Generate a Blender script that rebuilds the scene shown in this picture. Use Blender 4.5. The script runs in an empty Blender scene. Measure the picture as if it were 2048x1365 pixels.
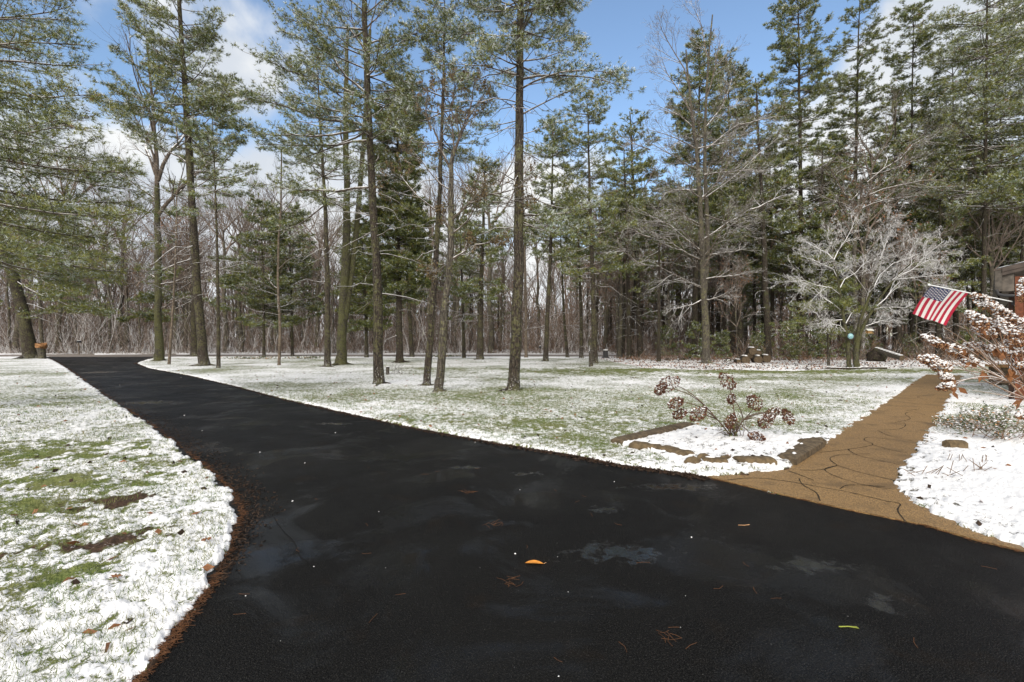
import bpy, math, random
import numpy as np
from mathutils import Vector
R = math.radians
sc = bpy.context.scene
# ------------------------------------------------------------------ camera
CAMH, F, CX, CY = 1.6, 967.0, 1024.0, 682.5
cam_d = bpy.data.cameras.new("camera"); cam = bpy.data.objects.new("camera", cam_d)
sc.collection.objects.link(cam); sc.camera = cam
cam_d.sensor_width = 36; cam_d.lens = F/2048*36
cam.location = (0, 0, CAMH); cam.rotation_euler = (R(90), 0, 0)
cam_d.clip_start = 0.05; cam_d.clip_end = 2000
sc.render.resolution_x = 1024; sc.render.resolution_y = 682
sc.view_settings.view_transform = 'Standard'; sc.view_settings.look = 'None'
sc.view_settings.gamma = 1; sc.view_settings.exposure = 0.10
sc.render.engine = 'CYCLES'
sc.cycles.max_bounces = 6; sc.cycles.diffuse_bounces = 3; sc.cycles.glossy_bounces = 3

def P(px, py, D):
    return np.array([(px-CX)/F*D, D, CAMH-(py-CY)/F*D])
def G(px, py):
    D = CAMH*F/(py-CY)
    return np.array([(px-CX)/F*D, D])
def G3(px, py, z=0.0):
    D = (CAMH-z)*F/(py-CY)
    return np.array([(px-CX)/F*D, D, z])
def direction(px, py):
    v = np.array([(px-CX)/F, 1, -(py-CY)/F]); return v/np.linalg.norm(v)
# ------------------------------------------------------------------ node helper
class NT:
    def __init__(s, nt): s.nt = nt
    def n(s, t, **kw):
        nd = s.nt.nodes.new(t)
        for k, v in kw.items():
            if k.startswith('i_'):
                key = k[2:]
                key = int(key) if key.isdigit() else key.replace('_', ' ')
                s.set(nd.inputs[key], v)
            else: setattr(nd, k, v)
        return nd
    def set(s, inp, v):
        if isinstance(v, bpy.types.NodeSocket): s.nt.links.new(v, inp)
        elif isinstance(v, bpy.types.Node): s.nt.links.new(v.outputs[0], inp)
        else: inp.default_value = v
    def math(s, op, a, b=0.0, c=None, clamp=False):
        nd = s.nt.nodes.new('ShaderNodeMath'); nd.operation = op; nd.use_clamp = clamp
        s.set(nd.inputs[0], a); s.set(nd.inputs[1], b)
        if c is not None: s.set(nd.inputs[2], c)
        return nd.outputs[0]
    def vmath(s, op, a, b=(0, 0, 0)):
        nd = s.nt.nodes.new('ShaderNodeVectorMath'); nd.operation = op
        s.set(nd.inputs[0], a); s.set(nd.inputs[1], b)
        return nd.outputs[1] if op in ('DOT_PRODUCT', 'LENGTH') else nd.outputs[0]
    def ramp(s, x, a, b, lo=0.0, hi=1.0, smooth=True):
        nd = s.nt.nodes.new('ShaderNodeMapRange'); nd.interpolation_type = 'SMOOTHSTEP' if smooth else 'LINEAR'
        s.set(nd.inputs[0], x); s.set(nd.inputs[1], a); s.set(nd.inputs[2], b); s.set(nd.inputs[3], lo); s.set(nd.inputs[4], hi)
        return nd.outputs[0]
    def mix(s, f, a, b, bt='MIX'):
        nd = s.nt.nodes.new('ShaderNodeMix'); nd.data_type = 'RGBA'; nd.blend_type = bt
        s.set(nd.inputs[0], f)
        for i, v in ((6, a), (7, b)):
            if isinstance(v, tuple) and len(v) == 3: v = v+(1,)
            s.set(nd.inputs[i], v)
        return nd.outputs[2]
    def noise(s, vec, scale, detail=3, rough=.55, dist=0.0):
        nd = s.n('ShaderNodeTexNoise'); s.set(nd.inputs['Vector'], vec)
        nd.inputs['Scale'].default_value = scale; nd.inputs['Detail'].default_value = detail
        nd.inputs['Roughness'].default_value = rough; nd.inputs['Distortion'].default_value = dist
        return nd.outputs[0]
# ------------------------------------------------------------------ world
SUN_EL, SUN_AZ = R(31), R(196)      # azimuth from +Y clockwise: behind the camera, veiled
w = bpy.data.worlds.new("World"); sc.world = w; w.use_nodes = True
nt = w.node_tree; nt.nodes.clear(); N = NT(nt)
out = N.n('ShaderNodeOutputWorld'); bg = N.n('ShaderNodeBackground'); nt.links.new(bg.outputs[0], out.inputs[0])
sky = N.n('ShaderNodeTexSky'); sky.sky_type = 'NISHITA'; sky.sun_disc = False
sky.sun_elevation = SUN_EL; sky.sun_rotation = SUN_AZ; sky.air_density = 1.0; sky.dust_density = 0.3; sky.ozone_density = 2.0
SKYS = 0.10
d = N.n('ShaderNodeTexCoord').outputs['Generated']
sep = N.n('ShaderNodeSeparateXYZ', i_0=d); z = sep.outputs[2]; y = sep.outputs[1]
den = N.math('ADD', N.math('MAXIMUM', z, 0.0), 0.16)
pl = N.n('ShaderNodeCombineXYZ', i_0=N.math('DIVIDE', sep.outputs[0], den), i_1=N.math('DIVIDE', y, den), i_2=N.math('MULTIPLY', z, 3.0)).outputs[0]
n1 = N.noise(pl, .8, 6, .5, .2); n2 = N.noise(d, 4.5, 6, .55, .2)
fld = N.math('ADD', N.math('MULTIPLY', n1, 1.0), N.math('MULTIPLY', n2, .8)); fld = N.math('SUBTRACT', fld, .4)
bias = N.ramp(z, .14, .42, .34, -.11)
acc = bias
for (px, py, rad, amt) in [(240, 60, .12, .24), (470, 70, .09, .25), (480, 170, .05, .16), (350, 140, .09, -.2), (200, 170, .06, -.12), (600, 330, .16, .2), (790, 60, .07, .12), (1735, 200, .15, .36), (1840, 110, .09, .30),
                           (1210, 300, .035, .2), (1120, 340, .08, .2), (260, 360, .2, .14), (680, 60, .12, -.08), (1050, 120, .2, -.1), (1400, 120, .26, -.25), (1560, 60, .10, -.25), (100, 200, .12, -.06), (600, 200, .08, -.08), (1620, 250, .08, .1)]:
    dv = direction(px, py)
    dp = N.vmath('DOT_PRODUCT', d, tuple(float(q) for q in dv))
    acc = N.math('ADD', acc, N.ramp(dp, math.cos(rad*1.6), math.cos(rad*.3), 0.0, amt))
m = N.ramp(N.math('ADD', fld, acc), .50, .76)
back = N.math('MAXIMUM', N.ramp(y, .15, -.45), N.ramp(z, .60, .85, 0, .75))  # brighter warm overcast, added out of view behind and overhead to light the scene
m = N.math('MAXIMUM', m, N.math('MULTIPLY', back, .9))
blue = N.mix(1.0, sky.outputs[0], (2.15, 2.15, 2.1), 'MULTIPLY')
cshade = N.ramp(n2, .38, .62, .0, 1.0)
cl = N.mix(cshade, (6.6, 7.1, 7.8), (9.2, 9.3, 9.3))
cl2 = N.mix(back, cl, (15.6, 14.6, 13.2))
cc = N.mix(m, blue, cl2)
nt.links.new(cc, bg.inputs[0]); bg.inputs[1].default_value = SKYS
# ------------------------------------------------------------------ sun
sd = bpy.data.lights.new("sun", 'SUN'); so = bpy.data.objects.new("sun", sd); sc.collection.objects.link(so)
sd.energy = 2.5; sd.angle = R(22); sd.color = (1, .955, .89)
sv = Vector((math.sin(SUN_AZ)*math.cos(SUN_EL), math.cos(SUN_AZ)*math.cos(SUN_EL), math.sin(SUN_EL)))
so.rotation_euler = sv.to_track_quat('Z', 'Y').to_euler(); so.location = (0, -20, 40)
# ------------------------------------------------------------------ mesh buffer
rng = np.random.default_rng(7); random.seed(7)
def unit(v): return v/np.maximum(np.linalg.norm(v, axis=-1, keepdims=True), 1e-9)
class Buf:
    def __init__(s): s.v = []; s.q = []; s.t = []; s.nv = 0; s.attr = {}
    def add(s, v, q=None, t=None, mat=0, smooth=True):
        v = np.asarray(v, dtype=np.float32).reshape(-1, 3)
        if q is not None:
            q = np.asarray(q).reshape(-1, 4)+s.nv
            m_ = np.broadcast_to(np.asarray(mat), (len(q),)); s.q.append((q, m_, smooth))
        if t is not None:
            t = np.asarray(t).reshape(-1, 3)+s.nv
            m_ = np.broadcast_to(np.asarray(mat), (len(t),)); s.t.append((t, m_, smooth))
        s.v.append(v); s.nv += len(v)
    def build(s, name, mats, parent=None, loc=(0, 0, 0), base=(0, 0, 0), attrs=None):
        me = bpy.data.meshes.new(name)
        V = np.concatenate(s.v) - np.asarray(base, dtype=np.float32)
        ql = [a for a in s.q if len(a[0])]; tl = [a for a in s.t if len(a[0])]
        nq = sum(len(a[0]) for a in ql); ntt = sum(len(a[0]) for a in tl)
        me.vertices.add(len(V)); me.vertices.foreach_set('co', V.astype(np.float32).ravel())
        loops = np.concatenate([a[0].ravel() for a in ql]+[a[0].ravel() for a in tl]).astype(np.int32)
        me.loops.add(len(loops)); me.loops.foreach_set('vertex_index', loops)
        me.polygons.add(nq+ntt)
        st = np.concatenate([np.arange(nq)*4, nq*4+np.arange(ntt)*3]).astype(np.int32)
        me.polygons.foreach_set('loop_start', st)
        me.polygons.foreach_set('material_index', np.concatenate([a[1] for a in ql]+[a[1] for a in tl]).astype(np.int32))
        me.polygons.foreach_set('use_smooth', np.concatenate([np.full(len(a[0]), a[2]) for a in ql]+[np.full(len(a[0]), a[2]) for a in tl]))
        me.update(calc_edges=True)
        for k, arr in (attrs or {}).items():
            at = me.color_attributes.new(k, 'FLOAT_COLOR', 'POINT'); at.data.foreach_set('color', arr.astype(np.float32).ravel())
        for m_ in (mats if isinstance(mats, (list, tuple)) else [mats]): me.materials.append(m_)
        o = bpy.data.objects.new(name, me); sc.collection.objects.link(o); o.location = loc
        if parent is not None: o.parent = parent
        return o
def tubes(buf, Pt, Rd, sides=5, mat=0, cap=False):
    Pt = np.asarray(Pt, float); Rd = np.asarray(Rd, float); n, k, _ = Pt.shape
    if n == 0: return
    T = unit(np.gradient(Pt, axis=1))
    ref = np.where(np.abs(T[..., 2:3]) > .9, np.array([1., 0, 0]), np.array([0, 0, 1.]))
    # one reference per tube so that rings do not twist
    mz = (np.abs(T[..., 2]).mean(axis=1) > .75)
    ref = np.broadcast_to(np.where(mz[:, None, None], np.array([1., 0, 0]), np.array([0, 0, 1.])), T.shape)
    U = unit(np.cross(T, ref)); W = np.cross(T, U)
    a = np.arange(sides)/sides*2*math.pi+math.pi/2
    V = Pt[:, :, None]+Rd[:, :, None, None]*(np.cos(a)[None, None, :, None]*U[:, :, None]+np.sin(a)[None, None, :, None]*W[:, :, None])
    i = np.arange(n)[:, None, None]*k*sides+np.arange(k-1)[None, :, None]*sides
    j = np.arange(sides)[None, None]; j2 = (j+1) % sides
    q = np.stack([i+j, i+j2, i+sides+j2, i+sides+j], -1)
    mm = np.repeat(np.asarray(mat), (k-1)*sides) if np.ndim(mat) == 1 else mat
    buf.add(V, q=q, mat=mm)
    if cap:
        c = np.arange(sides)
        for tI in range(n):
            for kk in (0, k-1):
                ring = V[tI, kk]; cen = Pt[tI, kk]
                vv = np.vstack([ring, cen]); f = np.stack([c, (c+1) % sides, np.full(sides, sides)], -1)
                buf.add(vv, t=f, mat=mat, smooth=False)
def blades(buf, B, Dr, L, W, mat=0, rg=rng):
    n = len(B)
    if n == 0: return
    s = unit(np.cross(Dr, rg.normal(size=(n, 3))))
    L = np.broadcast_to(L, (n,))[:, None]; W = np.broadcast_to(W, (n,))[:, None]
    V = np.stack([B-s*W/2, B+s*W/2, B+Dr*L+s*W*.12, B+Dr*L-s*W*.12], 1) if False else np.stack([B-s*W/2, B+s*W/2, B+Dr*L], 1)
    buf.add(V, t=np.arange(n*3).reshape(n, 3), mat=mat, smooth=False)
def leaves(buf, B, Dr, L, W, mat=0, rg=rng):
    n = len(B)
    if n == 0: return
    s = unit(np.cross(Dr, rg.normal(size=(n, 3)))); L = np.broadcast_to(L, (n,))[:, None]; W = np.broadcast_to(W, (n,))[:, None]
    V = np.stack([B, B+Dr*L*.45+s*W/2, B+Dr*L, B+Dr*L*.45-s*W/2], 1)
    buf.add(V, q=np.arange(n*4).reshape(n, 4), mat=mat, smooth=False)
def box(buf, c, size, mat=0, rotz=0.0, rot=None):
    s = np.array([[x, y_, z_] for z_ in (-.5, .5) for y_ in (-.5, .5) for x in (-.5, .5)])*np.asarray(size)
    cz, sz = math.cos(rotz), math.sin(rotz)
    M = np.array([[cz, -sz, 0], [sz, cz, 0], [0, 0, 1]])
    if rot is not None: M = M@rot
    v = s@M.T+np.asarray(c)
    buf.add(v, q=[[0, 2, 3, 1], [4, 5, 7, 6], [0, 1, 5, 4], [2, 6, 7, 3], [0, 4, 6, 2], [1, 3, 7, 5]], mat=mat, smooth=False)
def blob(buf, c, r, mat=0, seg=8, rings=5, rough=.15, rg=rng, half=False):
    th = np.linspace(0.02, math.pi*(.5 if half else .98), rings); ph = np.arange(seg)/seg*2*math.pi
    v = np.stack([np.sin(th)[:, None]*np.cos(ph), np.sin(th)[:, None]*np.sin(ph), np.cos(th)[:, None]*np.ones(seg)], -1)
    v = v*(1+rg.normal(size=(rings, seg, 1))*rough)*np.asarray(r)+np.asarray(c)
    i = np.arange(rings-1)[:, None]*seg; j = np.arange(seg)[None]; j2 = (j+1) % seg
    buf.add(v, q=np.stack([i+j, i+seg+j, i+seg+j2, i+j2], -1), mat=mat)
    cap = [[0, a, a+1] for a in range(1, seg-1)]
    buf.add(v[0], t=cap, mat=mat)
def tag(o, label=None, cat=None, group=None, kind=None):
    if label: o['label'] = label
    if cat: o['category'] = cat
    if group: o['group'] = group
    if kind: o['kind'] = kind
    return o
def empty(name, loc, label, cat, group=None):
    o = bpy.data.objects.new(name, None); sc.collection.objects.link(o); o.location = tuple(float(q) for q in loc)
    o.empty_display_size = .3
    return tag(o, label, cat, group)
# value noise
def vnoise(x, y, seed=0):
    xi = np.floor(x).astype(np.int64); yi = np.floor(y).astype(np.int64); fx = x-xi; fy = y-yi
    def h(a, b):
        n_ = (a*374761393+b*668265263+seed*1442695041) & 0xffffffff
        n_ = ((n_ ^ (n_ >> 13))*1274126177) & 0xffffffff
        return ((n_ ^ (n_ >> 16)) & 0xffff)/65535.0
    fx = fx*fx*(3-2*fx); fy = fy*fy*(3-2*fy)
    return (h(xi, yi)*(1-fx)+h(xi+1, yi)*fx)*(1-fy)+(h(xi, yi+1)*(1-fx)+h(xi+1, yi+1)*fx)*fy
def fbm(x, y, sc_, oct_=4, seed=0, gain=.5):
    s = 0; a = 1; t = 0
    for o_ in range(oct_):
        s = s+a*vnoise(x*sc_*2**o_+17.3*o_, y*sc_*2**o_-9.1*o_, seed+o_); t += a; a *= gain
    return s/t
def sstep(a, b, x):
    t = np.clip((x-a)/(b-a), 0, 1); return t*t*(3-2*t)
def sdf(poly, X, Y):
    poly = np.asarray(poly); A = poly; B = np.roll(poly, -1, 0)
    dm = np.full(X.shape, 1e9); ins = np.zeros(X.shape, bool)
    for a, b in zip(A, B):
        e = b-a; L2 = e@e+1e-12
        t = np.clip(((X-a[0])*e[0]+(Y-a[1])*e[1])/L2, 0, 1)
        dm = np.minimum(dm, (X-a[0]-t*e[0])**2+(Y-a[1]-t*e[1])**2)
        c = (a[1] > Y) != (b[1] > Y)
        ins ^= c & (X < (b[0]-a[0])*(Y-a[1])/((b[1]-a[1]) if abs(b[1]-a[1]) > 1e-12 else 1e-12)+a[0])
    return np.where(ins, -1, 1)*np.sqrt(dm)
# ------------------------------------------------------------------ materials
def mat(name, build):
    m_ = bpy.data.materials.new(name); m_.use_nodes = True; t = m_.node_tree; t.nodes.clear(); n_ = NT(t)
    o_ = n_.n('ShaderNodeOutputMaterial'); b = n_.n('ShaderNodeBsdfPrincipled'); t.links.new(b.outputs[0], o_.inputs[0])
    build(n_, b); return m_
def bump(n_, b, h, strength, dist):
    bp = n_.n('ShaderNodeBump', i_Strength=strength, i_Distance=dist, i_Height=h); n_.set(b.inputs['Normal'], bp.outputs[0])
SNOW = (.82, .82, .82)
def simple(name, col, rough=.8, var=.25, scale=6.0, col2=None, snow=None, snowthr=.45, bumpd=None, spec=.3):
    def f(n_, b):
        pos = n_.n('ShaderNodeTexCoord').outputs['Object']
        geo = n_.n('ShaderNodeNewGeometry')
        ns = n_.noise(pos, scale, 4)
        c2 = col2 or tuple(q*(1-var) for q in col)
        c = n_.mix(n_.ramp(ns, .35, .65), c2, tuple(q*(1+(0 if col2 else var)) for q in col))
        if snow:
            nz = n_.n('ShaderNodeSeparateXYZ', i_0=geo.outputs['Normal']).outputs[2]
            k = n_.math('ADD', nz, n_.math('MULTIPLY', n_.math('SUBTRACT', n_.noise(pos, 5.0, 3), .5), 1.2))
            c = n_.mix(n_.ramp(k, snowthr-.12, snowthr+.12, 0, snow), c, SNOW)
        n_.set(b.inputs['Base Color'], c); b.inputs['Roughness'].default_value = rough
        b.inputs['Specular IOR Level'].default_value = spec
        if bumpd: bump(n_, b, n_.noise(pos, scale*6, 4), .6, bumpd)
    return mat(name, f)
def bark(name, col, col2, moss, mossamt, snowsp=.0):
    def f(n_, b):
        pos = n_.n('ShaderNodeTexCoord').outputs['Object']
        st = n_.n('ShaderNodeMapping', i_Vector=pos); st.inputs['Scale'].default_value = (1, 1, .16)
        fine = n_.noise(st.outputs[0], 34, 5, .6, .6)
        big = n_.noise(pos, 1.6, 4, .6)
        vor = n_.n('ShaderNodeTexVoronoi', feature='DISTANCE_TO_EDGE', i_Scale=17.0); n_.set(vor.inputs['Vector'], st.outputs[0])
        plate = n_.ramp(vor.outputs[0], .0, .13)
        hgt = n_.math('ADD', n_.math('MULTIPLY', plate, .7), n_.math('MULTIPLY', fine, .6))
        c = n_.mix(n_.ramp(fine, .3, .7), col2, col)
        c = n_.mix(n_.math('MULTIPLY', n_.math('SUBTRACT', 1.0, plate), .75), c, tuple(q*.35 for q in col2))
        mk = n_.ramp(n_.math('ADD', n_.noise(pos, 11, 5, .7), n_.math('MULTIPLY', big, .8)), 1.04-mossamt*.55, 1.12-mossamt*.45, 0, .85)
        c = n_.mix(mk, c, moss)
        lich = n_.ramp(n_.noise(pos, 24, 3, .6), .60, .66, 0, .6)
        c = n_.mix(lich, c, (.24, .25, .19))
        if snowsp:
            nx = n_.n('ShaderNodeSeparateXYZ', i_0=pos).outputs[2]
            k = n_.math('SUBTRACT', n_.noise(pos, 30, 3, .6), n_.ramp(nx, 0.1, 1.3, 0, .14))
            c = n_.mix(n_.ramp(k, .66-snowsp, .70-snowsp), c, SNOW)
        n_.set(b.inputs['Base Color'], c); b.inputs['Roughness'].default_value = .85; b.inputs['Specular IOR Level'].default_value = .25
        bump(n_, b, hgt, 1.0, .03)
    return mat(name, f)
M = {}
M['bark_pine'] = bark('bark_pine', (.072, .055, .042), (.030, .023, .018), (.095, .09, .04), .27, .05)
M['bark_dark'] = bark('bark_dark', (.065, .048, .036), (.026, .020, .015), (.08, .085, .03), .15)
M['bark_moss'] = bark('bark_moss', (.085, .072, .053), (.034, .029, .021), (.085, .085, .03), .42)
M['bark_grey'] = bark('bark_grey', (.125, .107, .086), (.055, .046, .037), (.15, .14, .07), .22, .03)
M['bark_young'] = simple('bark_young', (.12, .095, .07), .85, .4, 9, bumpd=.006)
M['branch'] = simple('branch', (.085, .066, .05), .85, .35, 5, snow=.95, snowthr=.55)
M['branch_pale'] = simple('branch_pale', (.115, .092, .072), .85, .3, 5, snow=.92, snowthr=.42)
M['twig_frost'] = simple('twig_frost', (.14, .115, .09), .85, .3, 5, snow=.95, snowthr=-.05)
M['branch_wood'] = simple('branch_wood', (.165, .13, .105), .9, .3, 2, snow=.9, snowthr=.75)
M['branch_dark'] = simple('branch_dark', (.075, .06, .045), .85, .35, 5, snow=.95, snowthr=.62)
def needle(name, c, c2):
    def f(n_, b):
        pos = n_.n('ShaderNodeTexCoord').outputs['Object']
        cc_ = n_.mix(n_.ramp(n_.noise(pos, .9, 3), .35, .65), c2, c)
        n_.set(b.inputs['Base Color'], cc_); b.inputs['Roughness'].default_value = .6; b.inputs['Specular IOR Level'].default_value = .3
    return mat(name, f)
M['needle_dark'] = needle('needle_dark', (.105, .120, .036), (.072, .090, .028))
M['needle_mid'] = needle('needle_mid', (.250, .250, .058), (.175, .192, .046))
M['needle_pale'] = needle('needle_pale', (.28, .32, .17), (.20, .26, .15))
M['needle_snow'] = needle('needle_snow', (.66, .70, .70), (.55, .60, .60))
M['needle_brown'] = needle('needle_brown', (.20, .105, .045), (.15, .085, .04))
NM = [M['needle_dark'], M['needle_mid'], M['needle_pale'], M['needle_snow'], M['needle_brown'], M['branch']]
M['snow'] = simple('snow', SNOW, .6, .03, 8, bumpd=.01)
M['leaf_brown'] = simple('leaf_brown', (.22, .10, .045), .7, .3, 20)
M['leaf_tan'] = simple('leaf_tan', (.42, .24, .12), .7, .3, 20)
M['leaf_dull'] = simple('leaf_dull', (.12, .085, .04), .75, .3, 20)
M['leaf_stump'] = simple('leaf_stump', (.27, .14, .06), .8, .3, 9)
M['leaf_orange'] = simple('leaf_orange', (.50, .20, .03), .55, .15, 40)
M['litter'] = simple('litter', (.17, .075, .032), .7, .3, 20)
M['evergreen'] = simple('evergreen', (.06, .085, .03), .45, .35, 9)
M['log_end'] = simple('log_end', (.085, .06, .035), .8, .3, 12)
M['grass'] = simple('grass', (.10, .155, .040), .7, .35, 2.0, col2=(.17, .17, .06))
M['timber'] = simple('timber', (.095, .07, .042), .8, .35, 14, bumpd=.006)
M['slab'] = simple('slab', (.12, .085, .045), .8, .3, 14, bumpd=.006)
M['post_red'] = simple('post_red', (.12, .038, .016), .7, .25, 9, bumpd=.003)
M['trim_brown'] = simple('trim_brown', (.06, .045, .036), .6, .2, 6)
M['metal_dark'] = simple('metal_dark', (.02, .02, .022), .45, .2, 6, spec=.5)
M['pole_white'] = simple('pole_white', (.7, .72, .72), .35, .05, 6, spec=.5)
M['flag_red'] = simple('flag_red', (.44, .018, .05), .75, .08, 6)
M['flag_white'] = simple('flag_white', (.78, .76, .74), .75, .04, 6)
M['flag_blue'] = simple('flag_blue', (.018, .035, .12), .75, .08, 6)
M['blue_glaze'] = simple('blue_glaze', (.05, .22, .26), .25, .2, 30, col2=(.4, .6, .62), spec=.6)
M['white_paint'] = simple('white_paint', (.55, .55, .5), .6, .1, 9)
M['wood_box'] = simple('wood_box', (.33, .20, .08), .7, .25, 9)
def ground_f(n_, b):
    pos = n_.n('ShaderNodeTexCoord').outputs['Object']
    at = n_.n('ShaderNodeAttribute', attribute_name='zone')
    sp = n_.n('ShaderNodeSeparateColor', i_0=at.outputs[0]); snow, green, leafy = sp.outputs[0], sp.outputs[1], sp.outputs[2]
    wv = n_.n('ShaderNodeMapping', i_Vector=pos); wv.inputs['Scale'].default_value = (1, 1, .3)
    fine = n_.noise(wv.outputs[0], 42, 4, .68, .8)
    clump = n_.noise(wv.outputs[0], 9, 3, .6, .4)
    big = n_.noise(wv.outputs[0], 1.3, 4, .6)
    k = n_.math('ADD', n_.math('MULTIPLY', fine, .62), n_.math('MULTIPLY', clump, .38))
    thr = n_.ramp(snow, 0, 1, .68, .34, smooth=False)
    msk = n_.ramp(n_.math('SUBTRACT', k, thr), -.06, .05)
    gcol = n_.mix(n_.ramp(n_.noise(wv.outputs[0], 60, 3, .6), .35, .65), (.06, .085, .018), (.19, .215, .065))
    gcol = n_.mix(n_.ramp(big, .4, .65, 0, .35), gcol, (.17, .15, .07))
    soil = n_.mix(n_.ramp(fine, .35, .65), (.028, .018, .012), (.085, .05, .03))
    und = n_.mix(green, soil, gcol)
    lf = n_.mix(n_.ramp(n_.noise(wv.outputs[0], 15, 3, .6), .4, .6), (.05, .032, .022), (.16, .09, .05))
    und = n_.mix(leafy, und, lf)
    c = n_.mix(msk, und, SNOW)
    n_.set(b.inputs['Base Color'], c); b.inputs['Roughness'].default_value = .8; b.inputs['Specular IOR Level'].default_value = .2
    hh = n_.math('ADD', n_.math('MULTIPLY', msk, .6), n_.math('MULTIPLY', fine, .8))
    bump(n_, b, hh, .7, .012)
M['ground'] = mat('ground', ground_f)
PUD = [(668, 848, .42, .16), (1052, 948, .22, .10), (1340, 975, .55, .14), (1240, 1105, .42, .22), (1210, 1020, .20, .12), (1625, 1130, .30, .16), (1765, 1205, .14, .12), (290, 806, .9, .5), (940, 935, .3, .08), (200, 745, 1.2, 1.2)]
def asphalt_f(n_, b):
    pos = n_.n('ShaderNodeTexCoord').outputs['Object']
    grain = n_.noise(pos, 130, 3, .75); gr2 = n_.noise(pos, 60, 3, .6)
    big = n_.noise(pos, .55, 5, .6, .5); mid = n_.noise(pos, 2.3, 4, .6, .4)
    c = n_.mix(n_.ramp(grain, .42, .66), (.0015, .0015, .0015), (.020, .0193, .0185))
    c = n_.mix(n_.ramp(big, .45, .62, 0, .5), c, (.012, .012, .0115))
    c = n_.mix(n_.ramp(mid, .55, .72, 0, .35), c, (.018, .012, .007))
    c = n_.mix(n_.ramp(n_.noise(pos, 55, 1, .5), .80, .815), c, (.16, .16, .15))
    c = n_.mix(n_.ramp(n_.noise(pos, 150, 2, .6), .60, .68, 0, .8), c, (.075, .072, .066))
    # thin hairline cracks
    wp = n_.vmath('ADD', pos, n_.vmath('SCALE', n_.n('ShaderNodeTexNoise', i_Vector=pos, i_Scale=1.6, i_Detail=4.0).outputs[1]))
    pm = None
    for (px, py, rx, ry) in PUD:
        g = G(px, py)
        v = n_.vmath('MULTIPLY', n_.vmath('SUBTRACT', pos, (float(g[0]), float(g[1]), 0)), (1/rx, 1/ry, 0))
        e = n_.math('SUBTRACT', 1.0, n_.vmath('LENGTH', v))
        pm = e if pm is None else n_.math('MAXIMUM', pm, e)
    pmm = n_.ramp(n_.math('ADD', pm, n_.math('MULTIPLY', n_.math('SUBTRACT', n_.noise(pos, 7.5, 7, .72, .4), .5), 4.6)), .10, .95)
    c = n_.mix(n_.math('MULTIPLY', pmm, .9), c, (.010, .009, .007))
    n_.set(b.inputs['Base Color'], c)
    rgh = n_.math('ADD', n_.ramp(big, .35, .7, .50, .36), n_.math('MULTIPLY', n_.math('SUBTRACT', mid, .5), .22))
    n_.set(b.inputs['Coat Weight'], n_.ramp(n_.noise(pos, .9, 5, .62, .8), .49, .62, .0, .34)); n_.set(b.inputs['Coat Roughness'], n_.ramp(n_.noise(pos, 1.7, 5, .62, .8), .42, .62, .30, .09))
    n_.set(b.inputs['Roughness'], n_.math('ADD', n_.math('MULTIPLY', rgh, n_.math('SUBTRACT', 1.0, pmm)), n_.math('MULTIPLY', pmm, .05)))
    n_.set(b.inputs['Specular IOR Level'], n_.ramp(pmm, 0, 1, .06, .65))
    vo = n_.n('ShaderNodeTexVoronoi', i_Vector=pos, i_Scale=150.0)
    bp = n_.n('ShaderNodeBump', i_Distance=.0045, i_Height=n_.math('ADD', n_.math('MULTIPLY', vo.outputs[0], -1.2), n_.math('MULTIPLY', gr2, .8)))
    n_.set(bp.inputs['Strength'], n_.ramp(pmm, 0, 1, .8, .03)); n_.set(b.inputs['Normal'], bp.outputs[0])
M['asphalt'] = mat('asphalt', asphalt_f)
M['road'] = simple('road', (.20, .17, .145), .8, .12, 2, bumpd=.004)
def path_f(n_, b):
    pos = n_.n('ShaderNodeTexCoord').outputs['Object']
    sp = n_.noise(pos, 95, 3, .7); big = n_.noise(pos, 1.8, 5, .65, .4)
    c = n_.mix(n_.ramp(sp, .36, .66), (.10, .058, .020), (.37, .225, .085))
    c = n_.mix(n_.ramp(big, .50, .70, 0, .6), c, (.09, .055, .02))
    c = n_.mix(n_.ramp(n_.noise(pos, 9, 3, .6), .62, .72, 0, .4), c, (.07, .05, .025))
    n_.set(b.inputs['Base Color'], c); b.inputs['Roughness'].default_value = .62; bump(n_, b, sp, .6, .005)
M['path'] = mat('path', path_f)
M['joint'] = simple('joint', (.022, .016, .009), .9, .2, 20)

# ------------------------------------------------------------------ outlines
EXT = 100
drive_px = [(258, 1375), (330, 1290), (388, 1215), (432, 1150), (462, 1080), (482, 1025), (462, 985), (428, 950), (385, 915), (340, 880), (300, 850), (250, 818), (200, 785), (162, 757), (135, 738), (110, 723), (92, 715)]
dl = [G(*p) for p in drive_px]
dl = [np.array([-1.3, 1.0]), np.array([-1.15, -3.0])][::-1] + dl
dr = [G(*p) for p in [(310, 715), (272, 727), (298, 737), (380, 752), (470, 773), (560, 797), (700, 829), (850, 861), (1000, 888), (1150, 912), (1250, 932), (1370, 948), (1420, 957), (1560, 990), (1700, 1022), (1850, 1052), (1950, 1082), (2060, 1108)]]
dr += [np.array([7.0, 1.6]), np.array([9, -3.0])]
road_y0, road_y1 = 49.2, 57.5
drive = dl+[np.array([dl[-1][0]-1.2, road_y0+.1]), np.array([dr[0][0]+1.0, road_y0+.1])]+dr
road = [(-140, road_y0), (60, road_y0), (60, road_y1), (-140, road_y1)]
pathp = [G(*p) for p in [(1415, 955), (1540, 947), (1562, 942), (1585, 935), (1620, 910), (1700, 858), (1780, 802), (1855, 750), (1925, 752), (1900, 790), (1862, 848), (1830, 895), (1785, 955), (1792, 992), (1850, 1025), (1920, 1055), (2000, 1085), (2060, 1112)]]
pathp += [G(*p) for p in [(2060, 1108), (1950, 1082), (1850, 1052), (1700, 1022), (1560, 990)]]
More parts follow.
